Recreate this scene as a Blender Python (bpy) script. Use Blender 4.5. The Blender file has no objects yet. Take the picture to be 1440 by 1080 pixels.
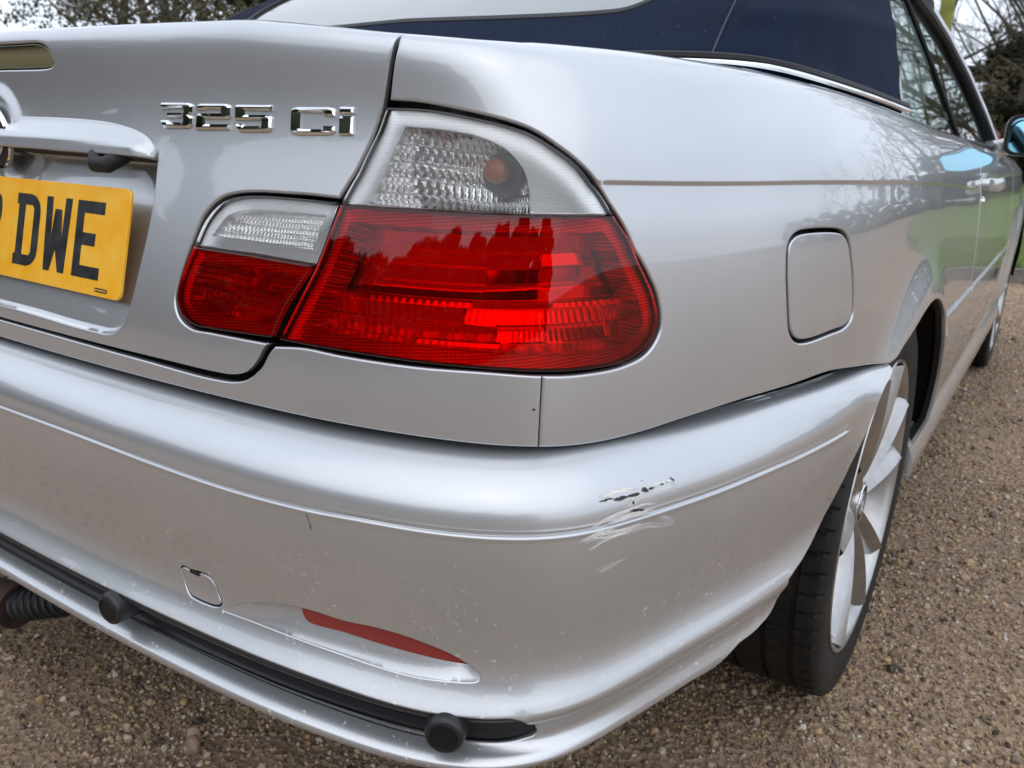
import bpy, math, random, json
import numpy as np
from mathutils import Vector, Matrix, kdtree
from mathutils.geometry import delaunay_2d_cdt, tessellate_polygon
random.seed(7); RNG=np.random.default_rng(7)
SC=bpy.context.scene; COL=SC.collection
# ------------------------------------------------------------ camera
CAMP=(1.0265,-0.3761,0.8635); YAW,PITCH,ROLL=0.58086,0.28475,0.03593; LENS=28.7635
def cam_axes():
    cy,sy,cp,sp=math.cos(YAW),math.sin(YAW),math.cos(PITCH),math.sin(PITCH)
    f=np.array([-sy*cp,cy*cp,-sp]);r=np.array([cy,sy,0.]);u=np.cross(r,f);cr,sr=math.cos(ROLL),math.sin(ROLL)
    return cr*r+sr*u,-sr*r+cr*u,f
_r,_u,_f=cam_axes()
cd=bpy.data.cameras.new('camera');cam=bpy.data.objects.new('camera',cd);COL.objects.link(cam)
cam.matrix_world=Matrix(((_r[0],_u[0],-_f[0],CAMP[0]),(_r[1],_u[1],-_f[1],CAMP[1]),(_r[2],_u[2],-_f[2],CAMP[2]),(0,0,0,1)))
cd.sensor_width=36;cd.lens=LENS;cd.sensor_fit='HORIZONTAL';cd.clip_start=.02;cd.clip_end=600
cd.dof.use_dof=True;cd.dof.focus_distance=.80;cd.dof.aperture_fstop=11.
SC.camera=cam
# ------------------------------------------------------------ sky, sun, exposure
SUN_EL,SUN_ROT=math.radians(52),math.radians(150)
W=bpy.data.worlds.new('World');SC.world=W;W.use_nodes=True
nt=W.node_tree;nt.nodes.clear()
def wn(t,**k):
    n=nt.nodes.new(t)
    for a,b in k.items(): setattr(n,a,b)
    return n
out=wn('ShaderNodeOutputWorld');bg=wn('ShaderNodeBackground');sky=wn('ShaderNodeTexSky')
sky.sky_type='NISHITA';sky.sun_disc=False;sky.sun_elevation=SUN_EL;sky.sun_rotation=SUN_ROT
sky.air_density=1.0;sky.dust_density=3.0;sky.ozone_density=1.0
tc=wn('ShaderNodeTexCoord');mp=wn('ShaderNodeMapping');mp.inputs['Scale'].default_value=(1,1,2.2)
noi=wn('ShaderNodeTexNoise');noi.inputs['Scale'].default_value=2.6;noi.inputs['Detail'].default_value=7;noi.inputs['Roughness'].default_value=.55
cr=wn('ShaderNodeValToRGB');cr.color_ramp.elements[0].position=.33;cr.color_ramp.elements[0].color=(7.8,8.5,9.7,1);cr.color_ramp.elements[1].position=.68;cr.color_ramp.elements[1].color=(9.4,10.0,11.0,1)
mx=wn('ShaderNodeMix',data_type='RGBA');mx.inputs['Factor'].default_value=.86
nt.links.new(tc.outputs['Generated'],mp.inputs['Vector']);nt.links.new(mp.outputs['Vector'],noi.inputs['Vector']);nt.links.new(noi.outputs['Fac'],cr.inputs['Fac'])
nt.links.new(sky.outputs['Color'],mx.inputs['A']);nt.links.new(cr.outputs['Color'],mx.inputs['B'])
nt.links.new(mx.outputs['Result'],bg.inputs['Color']);bg.inputs['Strength'].default_value=.11;nt.links.new(bg.outputs['Background'],out.inputs['Surface'])
sd=bpy.data.lights.new('sun','SUN');sd.energy=.6;sd.angle=math.radians(100);sd.color=(1,.96,.9)
sun=bpy.data.objects.new('sun',sd);COL.objects.link(sun)
# the sun stands to the right of the car and a little behind the photographer
_d=Vector((math.sin(SUN_ROT)*math.cos(SUN_EL),math.cos(SUN_ROT)*math.cos(SUN_EL),math.sin(SUN_EL)))
sun.rotation_euler=_d.to_track_quat('Z','Y').to_euler();sun.location=_d*30
VS=SC.view_settings;VS.view_transform='Standard';VS.look='None';VS.exposure=0.38;VS.gamma=1;VS.use_curve_mapping=False
SC.cycles.max_bounces=10;SC.cycles.transparent_max_bounces=24;SC.cycles.glossy_bounces=6;SC.cycles.transmission_bounces=8
SC.cycles.use_denoising=True;SC.cycles.sample_clamp_indirect=6
# ------------------------------------------------------------ data
D=json.loads('''{"boot":[[[0.0,17.0],[0.3,17.0],[0.5889,17.0]],[[0.5889,17.0],[0.5869,15.8],[0.5849,14.7158],[0.5812,13.6002],[0.5767,12.5203],[0.5718,11.6926],[0.5659,11.0711],[0.5568,10.4634],[0.5434,9.8269],[0.5327,9.4066]],[[0.5327,9.4066],[0.4951,9.4323],[0.4662,9.4229],[0.4367,9.4119],[0.4094,9.3553],[0.385,9.1877],[0.3665,8.8159],[0.354,8.1684],[0.346,7.6959],[0.3405,7.2664],[0.3395,6.9983],[0.3466,6.7225],[0.364,6.5536],[0.3947,6.5458],[0.4674,6.5557]],[[0.4674,6.5557],[0.4616,6.4625],[0.4537,6.1998],[0.4425,5.9508],[0.4242,5.8085],[0.3986,5.7726],[0.3301,5.7688],[0.2124,5.7563],[0.0975,5.7474],[0.0,5.7474]]],"quarter":[[[0.5886,17.0],[0.5896,14.6315],[0.5879,14.038],[0.5848,13.1813],[0.5822,12.3726],[0.5818,12.1707]],[[0.5818,12.1707],[0.6064,12.152],[0.6312,12.0668],[0.683,11.8123],[0.7428,11.419],[0.7742,11.0103],[0.802,10.5349],[0.8221,10.0199],[0.8343,9.616],[0.8511,9.0283],[0.8611,8.5936],[0.8683,8.3915],[0.8851,7.8393],[0.8929,7.3279],[0.8913,7.0477],[0.8783,6.7396],[0.8522,6.5712],[0.8014,6.5183],[0.7602,6.5352]],[[0.7602,6.5352],[0.7592,5.9011],[0.7588,5.1531]],[[0.7588,5.1531],[0.794,5.1194],[0.8351,5.1023],[0.8801,5.1548],[0.9287,5.2635],[1.0148,5.3823],[1.1065,5.3796],[1.2004,5.3422],[1.305,5.0061],[1.4012,4.6817]],[[1.4012,4.6817],[1.422,4.7937],[1.459,5.1655],[1.5773,5.8428],[1.6499,5.9581],[1.7278,5.6893],[1.8117,4.7997],[1.8838,3.6068],[1.9391,2.634],[1.9739,1.6897],[1.9856,0.8238],[1.9889,0.6667]],[[1.9889,0.6667],[2.1508,0.6667],[2.43,0.85]],[[2.43,0.85],[2.43,1.2],[2.43,2.5],[2.43,4.0],[2.43,5.5],[2.43,7.0],[2.43,8.5],[2.43,10.0],[2.43,11.0],[2.418,12.5],[2.4,14.0],[2.38,17.0]],[[2.38,17.0],[1.6,17.0],[1.2,17.0],[0.9,17.0],[0.5886,17.0]]],"door_edge":[[2.43,0.85],[2.43,1.2],[2.43,2.5],[2.43,4.0],[2.43,5.5],[2.43,7.0],[2.43,8.5],[2.43,10.0],[2.43,11.0],[2.418,12.5],[2.4,14.0],[2.38,17.0]],"tail":[[[0.7593,6.5354],[0.7584,5.9015],[0.7579,5.1538]],[[0.7579,5.1586],[0.7129,5.186],[0.6508,5.2104],[0.5549,5.2245],[0.4601,5.2193],[0.3807,5.2067],[0.2917,5.189],[0.1658,5.1664],[0.0786,5.1567],[0.0,5.1537]],[[0.0,5.6738],[0.0667,5.672],[0.1223,5.6677],[0.2932,5.6385],[0.3984,5.6086],[0.4298,5.6745],[0.4453,5.8126],[0.4602,6.0834],[0.4682,6.3647],[0.4754,6.5271]],[[0.4754,6.5271],[0.51,6.595],[0.5527,6.5665],[0.6257,6.5508],[0.6957,6.5724],[0.7593,6.5354]]],"lamp_in":[[[0.5299,9.3118],[0.5112,8.0326],[0.4855,7.2668],[0.4712,6.6671]],[[0.4712,6.6671],[0.3963,6.6163],[0.3697,6.6231],[0.3526,6.7647],[0.3436,7.0082],[0.3436,7.2733],[0.3508,7.7333],[0.3579,8.0728],[0.3698,8.6613],[0.386,9.0591],[0.4064,9.2532],[0.4373,9.3323],[0.4668,9.3447],[0.4957,9.3401],[0.5299,9.3118]]],"div_in":[[0.3496,8.0858],[0.4318,8.0785],[0.5078,8.0263]],"lamp_out":[[[0.5796,11.9208],[0.6065,11.9325],[0.6313,11.8988],[0.6831,11.6721],[0.7428,11.2838],[0.774,10.8855],[0.8017,10.4058],[0.8217,9.8443],[0.8384,9.3065],[0.8564,8.7673],[0.8643,8.4091],[0.8811,7.8063],[0.8888,7.3347],[0.8855,7.0584],[0.8724,6.8012],[0.8489,6.6401],[0.8012,6.5908],[0.7549,6.6012],[0.6956,6.6188],[0.6254,6.621],[0.5524,6.6383],[0.4808,6.6553]],[[0.4808,6.6553],[0.4927,7.101],[0.5169,8.0565],[0.5359,9.2899],[0.5573,10.3362],[0.5709,11.1639],[0.5766,11.6988],[0.5796,11.9208]]],"div_out":[[0.5343,9.2877],[0.5987,9.2878],[0.6431,9.2967],[0.6883,9.3011],[0.772,9.3191],[0.8422,9.32]],"bulb_area":[[0.5956,11.3764],[0.6372,11.3319],[0.684,11.1372],[0.7184,10.701],[0.7385,10.0924],[0.7425,9.3189],[0.5985,9.3314],[0.5638,9.3581],[0.5727,9.9109],[0.5853,10.7279]],"fuel":[[[1.0775,7.788],[1.0764,8.4083],[1.0806,8.5842],[1.0926,8.7221],[1.1143,8.7668],[1.1799,8.7088],[1.2015,8.6086],[1.2173,8.3683],[1.2304,7.8432],[1.246,7.0032],[1.248,6.5906],[1.2325,6.4327],[1.1878,6.3945],[1.1251,6.3827],[1.1058,6.4675],[1.0919,6.697],[1.0858,7.0562],[1.0775,7.788]]],"brake":[[[0.0,14.4014],[0.0375,14.4014],[0.0717,14.4267],[0.0845,14.3158],[0.0967,14.0502],[0.1038,13.7203],[0.1066,13.4599],[0.103,13.307],[0.0926,13.2189],[0.0394,13.172],[0.0,13.172]]],"handle_top":[[0.0303,11.2396],[0.1044,11.2368],[0.1656,11.1936],[0.2102,11.0969],[0.2467,10.9069],[0.2671,10.6926],[0.277,10.4799],[0.2827,10.2314],[0.283,10.0099]],"handle_bot":[[0.283,10.0099],[0.1894,10.03],[0.0795,10.0703],[0.034,10.0722]],"recess":[[0.2837,10.0701],[0.2854,9.0166],[0.2833,8.2638],[0.2754,7.2986],[0.2699,6.8146],[0.2646,6.4885],[0.2582,6.2785],[0.2488,6.1429],[0.2342,6.065],[0.2153,6.0527],[0.1693,6.0544],[0.0834,6.0972],[0.0,6.0972]],"badge":[[0.2895,11.8269],[0.2898,11.0306],[0.5408,11.848],[0.5363,10.9534]],"roundel":[[0.0016,11.2405]],"swage":[[0.8283,10.0299],[0.908,10.0199],[1.0043,10.0243],[1.1346,10.0407],[1.3576,9.976],[1.5909,9.8319],[1.9228,9.5983],[2.3581,9.2544]],"bumper_arch":[[1.4049,0.3],[1.4009,2.3867],[1.3446,4.6438],[1.3079,6.4097],[1.2729,7.5099],[1.2066,9.8108],[1.1544,11.6452],[1.0913,13.666]],"bumper_low":[[1.0913,13.666],[1.0775,17.6126],[1.0415,19.2622],[1.0035,19.6226]],"slot":[[[0.0,13.1296],[0.1527,13.0877],[0.2233,13.0471],[0.2787,13.0125],[0.3788,12.9635],[0.4435,12.9575],[0.5015,12.9828],[0.5529,13.0392],[0.5866,13.098],[0.631,13.2075],[0.6615,13.3069],[0.7092,13.5082],[0.7373,13.9652],[0.7497,15.6578],[0.7566,17.0376]],[[0.7566,17.0376],[0.7549,17.4367],[0.7473,17.615],[0.7301,17.8616],[0.6873,17.9297],[0.6533,17.9808],[0.6187,18.0302],[0.5694,18.0959],[0.5033,18.1754],[0.4116,18.2695],[0.3005,18.3582],[0.1737,18.4257],[0.0986,18.4486],[0.0,18.4595]]],"tow":[[[0.3854,9.3036],[0.389,9.1839],[0.4,9.2005],[0.4246,9.159],[0.4321,9.4273],[0.4359,9.8649],[0.44,10.3467],[0.4385,10.5125],[0.4333,10.6659],[0.4063,10.7069],[0.399,10.6187],[0.3919,10.1574],[0.3862,9.3637],[0.3854,9.3036]]],"refl_recess":[[[0.4439,10.7266],[0.4708,9.8156],[0.5019,9.3221],[0.5227,9.1352],[0.5308,9.064],[0.5324,9.0596],[0.5573,9.0437],[0.5788,9.0925],[0.613,9.0472],[0.6453,9.1764],[0.6765,9.5448],[0.6889,9.8364],[0.7001,10.2503]],[[0.7001,10.2503],[0.7045,10.5409],[0.7029,10.7839],[0.6957,10.8936],[0.6837,10.9266],[0.6466,10.9862],[0.6138,10.8994],[0.5792,10.785],[0.5346,10.7077],[0.4851,10.658],[0.4439,10.7266]]],"reflector":[[[0.533,9.0967],[0.5572,9.0895],[0.5787,9.1382],[0.613,9.0906],[0.6453,9.2206],[0.6765,9.5936],[0.6964,10.1188]],[[0.6964,10.1188],[0.6829,10.0878],[0.6661,10.0406],[0.6238,9.8982],[0.578,9.7669],[0.5388,9.7286],[0.533,9.0967]]],"groove":[[0.0,6.0],[0.2352,5.9017],[0.3497,5.9968],[0.4461,6.0639],[0.528,6.0261],[0.5973,5.95],[0.6588,5.9703],[0.7157,5.9891],[0.7736,6.0089],[0.8443,5.9608],[0.9334,5.9413],[1.0517,5.9516],[1.2231,6.225]],"sensors":[[0.288,14.65],[0.67,17.4105]],"vent":[[0.3683,14.0408]],"scuff":{"w":[[[0.8042,4.1549],[0.8189,3.9303],[0.8306,3.9607],[0.8469,4.209]],[[0.8048,4.2145],[0.8216,4.071],[0.8381,4.2081]],[[0.8061,4.2846],[0.8182,4.0773],[0.835,4.1167]],[[0.7943,5.8961],[0.8065,5.6317],[0.8185,5.4746],[0.8328,5.3965],[0.8478,5.3307],[0.8605,5.4868]],[[0.798,5.8211],[0.8152,5.6126],[0.8302,5.55]],[[0.8105,5.8795],[0.8268,5.7647],[0.8441,5.7052],[0.8605,5.8459]],[[0.8121,5.9339],[0.8302,5.8482],[0.8514,5.8449]],[[0.8137,5.9154],[0.8354,5.7541],[0.8587,5.8615]],[[0.7855,6.386],[0.7924,6.2954],[0.8013,6.1917],[0.8189,6.293],[0.8446,6.2809]],[[0.7902,6.336],[0.807,6.3853],[0.8274,6.4019],[0.8503,6.425],[0.8683,6.5842],[0.8733,6.6576]],[[0.7937,6.7208],[0.8049,6.5551],[0.8192,6.4641],[0.8326,6.451]],[[0.8685,6.2223],[0.8744,6.3459],[0.8808,6.5656],[0.8762,6.6578]],[[0.7954,6.347],[0.811,6.4472],[0.836,6.3992]],[[0.8303,5.3057],[0.8351,4.8938],[0.8399,4.4058]],[[0.8329,5.2951],[0.845,4.7788]],[[0.8643,4.4135],[0.8793,4.1996],[0.8868,4.511],[0.8867,4.9382],[0.8825,5.1019]],[[0.8508,4.3578],[0.8652,4.1955],[0.8838,4.2761]],[[0.8545,4.5955],[0.873,4.6266],[0.8854,4.6687]],[[0.8236,4.7038],[0.8366,4.6347],[0.8545,4.5955]],[[0.7867,6.4206],[0.7976,6.3081],[0.8155,6.1378]]],"k":[[[0.8032,4.4598],[0.8105,4.4236],[0.8169,4.4348]],[[0.8175,4.5253],[0.8241,4.5432],[0.8317,4.5529]],[[0.8317,4.5529],[0.8387,4.5268],[0.8448,4.5438]],[[0.8484,4.4033],[0.8509,4.3309],[0.8551,4.5364]],[[0.8562,4.3625],[0.8625,4.3946]],[[0.8692,4.234],[0.8738,4.3719]],[[0.8835,3.9498],[0.8852,4.181],[0.887,4.3314]],[[0.8358,5.0446],[0.838,5.0264]],[[0.8509,3.7033],[0.8514,3.763]],[[0.8328,5.494],[0.8486,5.6726]],[[0.8771,4.1623],[0.8785,4.2745]]]},"scr2":[[[0.5499,6.2148],[0.5541,6.505]],[[0.5534,6.5106],[0.5553,6.7152]],[[0.8009,7.3203],[0.8254,7.2442]],[[0.8039,7.3811],[0.8316,7.2568]],[[0.8027,7.4286],[0.8214,7.3689]],[[0.3827,9.0395],[0.3965,8.7522]]],"mould":[[[1.8657,4.1031],[2.0508,4.1031],[2.4508,4.1031],[2.8508,4.1031],[3.2508,4.1031],[3.5958,4.1031]],[[3.5958,3.5733],[3.2508,3.5733],[2.8508,3.5733],[2.4508,3.5733],[2.0508,3.5733],[1.8657,3.5733]]],"glyph":{"3":[[0.2899,11.8376],[0.3367,11.8477],[0.336,11.0038],[0.2884,10.9689]],"2":[[0.343,11.8249],[0.3889,11.838],[0.3886,10.9887],[0.3421,10.9521]],"5":[[0.3958,11.812],[0.4428,11.8404],[0.4428,10.9673],[0.3953,10.9258]],"C":[[0.4669,11.7975],[0.5206,11.8428],[0.5208,10.9505],[0.4667,10.9003]],"i":[[0.5259,11.8691],[0.5421,11.8781],[0.5424,10.9587],[0.5258,10.9422]]}}''')
# ------------------------------------------------------------ body surfaces: level lines round the car, swept in height
CP=[(0,.022),(.1,.0225),(.24,.0245),(.352,.0285),(.447,.0345),(.531,.0435),(.596,.0575),(.655,.0765),(.705,.1015),(.747,.1405),(.778,.204),(.808,.287),(.838,.400),(.862,.545),(.8735,.70),(.8775,.85),(.878,1.0),(.876,1.2),(.875,1.6),(.875,2.2),(.873,2.8),(.869,3.3),(.862,3.75),(.842,4.08),(.78,4.3),(.62,4.42),(.3,4.475),(0,4.488)]
def natcub(t,P,q):
    n=len(t);h=np.diff(t);A=np.zeros((n,n));B=np.zeros_like(P);A[0,0]=A[-1,-1]=1
    for i in range(1,n-1):
        A[i,i-1]=h[i-1];A[i,i]=2*(h[i-1]+h[i]);A[i,i+1]=h[i];B[i]=6*((P[i+1]-P[i])/h[i]-(P[i]-P[i-1])/h[i-1])
    M=np.linalg.solve(A,B);i=np.clip(np.searchsorted(t,q)-1,0,n-2);a=((q-t[i])/h[i])[:,None];H=h[i][:,None]
    return (1-a)*P[i]+a*P[i+1]+H*H/6*(((1-a)**3-(1-a))*M[i]+(a**3-a)*M[i+1])
def gsm(a,k):
    r=int(3*k)+1;w=np.exp(-.5*(np.arange(-r,r+1)/k)**2);w/=w.sum()
    ap=np.concatenate([2*a[:1]-a[1:r+1][::-1],a,2*a[-1:]-a[-r-1:-1][::-1]])
    return np.stack([np.convolve(ap[:,j],w,'valid') for j in range(a.shape[1])],1)
def _contour():
    P=np.array(CP,float);P=np.concatenate([P[:0:-1]*[-1,1],P])
    t=np.r_[0,np.cumsum(np.linalg.norm(np.diff(P,axis=0),axis=1))]
    C=natcub(t,P,np.arange(0,t[-1],.004))
    for _ in range(1):
        d=np.r_[0,np.cumsum(np.linalg.norm(np.diff(C,axis=0),axis=1))]
        q=np.arange(0,d[-1],.004);C=np.stack([np.interp(q,d,C[:,j]) for j in (0,1)],1)
        C=gsm(C,7.)
    d=np.r_[0,np.cumsum(np.linalg.norm(np.diff(C,axis=0),axis=1))]
    m=len(C)//2; m=np.argmin(np.abs(C[len(C)//3:2*len(C)//3,0]))+len(C)//3
    d=d-np.interp(0,C[m-3:m+4,0],d[m-3:m+4]);k=d>-.1;C=C[k];d=d[k]
    g=np.arange(-.02,d[-1],.004);C=np.stack([np.interp(g,d,C[:,j]) for j in (0,1)],1)
    T=np.gradient(C,axis=0);T/=np.linalg.norm(T,axis=1)[:,None]
    return g,C,np.stack([T[:,1],-T[:,0]],1)
SG,CG,NG=_contour()
def lin(g,a,s):
    f=np.clip((s-g[0])/(g[1]-g[0]),0,len(g)-1.0001);i=f.astype(int);w=(f-i)[:,None]
    return a[i]*(1-w)+a[i+1]*w
class Surf:
    def __init__(self,st,Z,O,flare=None,flip=1,sg=3.5,sg2=0):
        self.flip=flip
        # Z,O: (stations,K)
        st=np.array(st,float);Z=np.array(Z,float);O=np.array(O,float)
        g=np.arange(0,5.6,.01);self.g=g
        def sm(A):
            L=np.stack([np.interp(g,st,A[:,j]) for j in range(A.shape[1])],1)
            L=np.concatenate([L[40:0:-1],L]);sl=gsm(L,sg)
            if sg2: h=gsm(L,sg2);w=np.clip((np.arange(A.shape[1])-10.5)/1.,0,1);sl=sl*(1-w)+h*w
            return sl[40:]
        self.Z=sm(Z);self.O=sm(O);self.K=Z.shape[1];self.flare=flare
        j=0;self.h=np.r_[0,np.cumsum(np.hypot(np.diff(Z.mean(0)),np.diff(O.mean(0))))]
    def raw(self,s,v):
        s=np.asarray(s,float);v=np.asarray(v,float);sg=np.where(s<0,-1.,1.);a=np.abs(s)
        zt=lin(self.g,self.Z,a);ot=lin(self.g,self.O,a)
        v=np.clip(v,0,self.K-1-1e-6);i=v.astype(int);u=v-i
        W=[(1-u)**3/6,(3*u**3-6*u*u+4)/6,(-3*u**3+3*u*u+3*u+1)/6,u**3/6]
        r=np.arange(len(s));z=0;o=0
        for k in range(4):
            j=i+k-1
            jj=np.clip(j,0,self.K-1)
            # phantom points: linear extrapolation at ends
            zz=zt[r,jj];oo=ot[r,jj]
            lo=j<0;hi=j>self.K-1
            if lo.any(): zz=np.where(lo,2*zt[:,0]-zt[:,1],zz);oo=np.where(lo,2*ot[:,0]-ot[:,1],oo)
            if hi.any(): zz=np.where(hi,2*zt[:,-1]-zt[:,-2],zz);oo=np.where(hi,2*ot[:,-1]-ot[:,-2],oo)
            z=z+W[k]*zz;o=o+W[k]*oo
        C=lin(SG,CG,a);N=lin(SG,NG,a);N/=np.linalg.norm(N,axis=1)[:,None]
        if self.flare is not None: o=o-self.flare(C[:,1],z)
        P=C-o[:,None]*N
        return np.stack([P[:,0]*sg,P[:,1],z],1)
    def frame(self,s,v,e=1e-3):
        s=np.asarray(s,float);v=np.asarray(v,float)
        P=self.raw(s,v);Ps=(self.raw(s+e,v)-self.raw(s-e,v))/(2*e)
        va=np.clip(v-.01,0,self.K-1.00001);vb=np.clip(v+.01,0,self.K-1.00001)
        Pv=(self.raw(s,vb)-self.raw(s,va))/(vb-va)[:,None]
        N=np.cross(Ps,Pv)*self.flip
        N/=np.linalg.norm(N,axis=1)[:,None]
        return P,Ps,Pv,N
def flare(y,z):
    f=0
    for yc in (.987,3.712):
        r=np.hypot(y-yc,z-.312);f=f+.0185*np.exp(-((r-.350)/.050)**2)*(z<.9)*np.clip((z-.28)/.1,0,1)
    return f
def lerp_tab(rows):
    """rows: {station:[...]}"""
    st=sorted(rows);return st,[rows[k] for k in st]
# upper body
zl=[.25,.34,.43,.52,.585,.62,.66,.71,.76,.80,.838]
US=[0,.40,.56,.62,.66,.70,.74,.78,.82,.92,1.10,1.35,1.8,2.5,5.5]
UO={.25:[.13,.13,.13,.13,.13,.13,.13,.13,.13,.13,.10,.06,.045,.040,.045],
.34:[.10,.10,.10,.10,.10,.10,.10,.10,.10,.09,.07,.045,.024,.020,.022],
.43:[.075,.075,.075,.075,.075,.075,.075,.073,.07,.06,.045,.03,.013,.0105,.012],
.52:[.055,.055,.055,.055,.055,.054,.053,.052,.05,.045,.034,.02,.0085,.007,.009],
.585:[.048,.048,.0482,.0478,.0472,.0465,.0457,.0445,.0432,.0385,.0285,.018,.0085,.0072,.009],
.62:[.048,.048,.048,.0477,.0472,.0465,.0457,.0445,.0432,.0382,.0282,.0180,.0095,.0080,.010],
.66:[.0492,.0492,.0492,.0488,.0482,.0473,.0464,.0452,.0438,.0385,.0284,.0184,.0113,.0095,.012],
.71:[.0578,.0578,.057,.0556,.054,.0522,.0505,.048,.046,.040,.030,.0198,.0145,.013,.016],
.76:[.0700,.0698,.068,.066,.063,.059,.0555,.052,.0495,.043,.0327,.0227,.0185,.0175,.022],
.80:[.0805,.0802,.0775,.0745,.0710,.066,.0610,.0565,.053,.0467,.0365,.0265,.023,.022,.028],
.838:[.0905,.0900,.0868,.0830,.0785,.0732,.068,.0630,.059,.052,.042,.032,.0285,.028,.036]}
UZ2=[[.868,.868,.868,.867,.866,.866,.866,.866,.866,.866,.866,.866,.864,.858,.83],
[.897,.894,.891,.890,.889,.8885,.888,.8875,.887,.887,.887,.887,.885,.876,.85],
[.922,.917,.912,.911,.910,.909,.908,.907,.906,.905,.905,.905,.902,.893,.865],
[.945,.941,.930,.927,.925,.9255,.926,.927,.928,.929,.928,.924,.917,.905,.875],
[.959,.954,.941,.937,.935,.9355,.936,.937,.938,.939,.938,.933,.925,.911,.881],
[.967,.961,.947,.943,.941,.941,.941,.942,.943,.9445,.944,.938,.930,.915,.885],
[.969,.963,.948,.9445,.9425,.9425,.943,.944,.945,.947,.947,.941,.932,.917,.888]]
UO2=[[.0965,.096,.0925,.0882,.0838,.0785,.0735,.069,.0655,.0585,.049,.039,.0355,.035,.048],
[.0990,.0985,.0945,.0898,.0854,.0810,.0790,.0765,.0735,.067,.058,.0485,.045,.0445,.062],
[.0990,.0985,.0944,.0900,.0860,.0838,.0865,.086,.0835,.077,.068,.0585,.055,.0545,.078],
[.0985,.0980,.0942,.0902,.0870,.0895,.0955,.0968,.096,.090,.081,.072,.069,.068,.10],
[.1000,.0995,.0960,.0925,.0915,.100,.107,.110,.111,.105,.096,.087,.084,.083,.13],
[.1060,.1055,.1025,.0995,.1015,.113,.121,.125,.127,.122,.113,.104,.1,.099,.16],
[.124,.1235,.121,.1195,.1235,.130,.137,.142,.145,.145,.14,.13,.125,.12,.20]]
UZ=np.concatenate([np.repeat(np.array(zl)[:,None],len(US),1),np.array(UZ2)]).T
UOT=np.concatenate([np.array([UO[z] for z in zl]),np.array(UO2)]).T
U=Surf(US,UZ,UOT,flare,1,2.4,1.5)
# bumper
BS=[0,.40,.56,.66,.74,.82,.92,1.10,1.30,1.6]
r0=[(.624,.078),(.6225,.056),(.6175,.035),(.607,.0185),(.596,.0085),(.585,.0035),(.572,.0015),(.545,.0005),(.50,.003),(.47,.006),(.450,.0072),(.436,.0032),(.425,-.0038),(.4170,-.0098),(.411,-.0125),(.404,-.0085),(.393,.010),(.381,.0195),(.3720,.018),(.3712,.0095),(.3695,.0015),(.3665,-.0055),(.3620,-.0100),(.356,-.0085),(.350,.015)]
def sh(r,dz,i0): return [(z+(dz if i>=i0 else dz*max(0,(i-8))/(i0-8)),o) for i,(z,o) in enumerate(r)]
r66=sh(r0,-.007,13)
r74=[(z,o) for z,o in r66[:11]]+[(.433,.004),(.4205,-.0015),(.412,-.0070),(.406,-.0095),(.399,-.007),(.390,.003),(.379,.009),(.370,.008),(.3655,.0015),(.3640,-.004),(.361,-.0085),(.3565,-.0095),(.351,-.005),(.346,.02)]
rs=lambda dz,k,e=0:[(.6255-e,.078-k*.030),(.6235-k*.001-e,.056-k*.026),(.6180-k*.0025-e*.8,.035-k*.0165),(.607-k*.005-e*.3,.0185-k*.0078),(.596-k*.005,.0085-k*.0035),(.585-k*.002,.0035-k*.0015),(.572,.0015),(.545,.0005),(.51,.0025),(.482,.005),(.460+dz,.0068),(.448+dz,.0042),(.437+dz,-.0002),(.430+dz,-.0042),(.4245+dz,-.0060),(.419+dz,-.0048),(.412+dz,-.0015),(.404+dz,.001),(.397+dz,.000),(.391+dz,-.0025),(.386+dz,-.0045),(.382+dz,-.005),(.377+dz,-.003),(.373+dz,.005),(.370+dz,.02)]
BR={0:r0,.40:r0,.56:r0,.66:r66,.74:r74,.82:rs(-.012,.2),.92:rs(0,.45),1.10:rs(.004,.8),1.30:rs(.004,1.,.010),1.6:rs(.004,1.,.016)}
B=Surf(BS,[[p[0] for p in BR[s]] for s in BS],[[p[1] for p in BR[s]] for s in BS],flare,-1)
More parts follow.
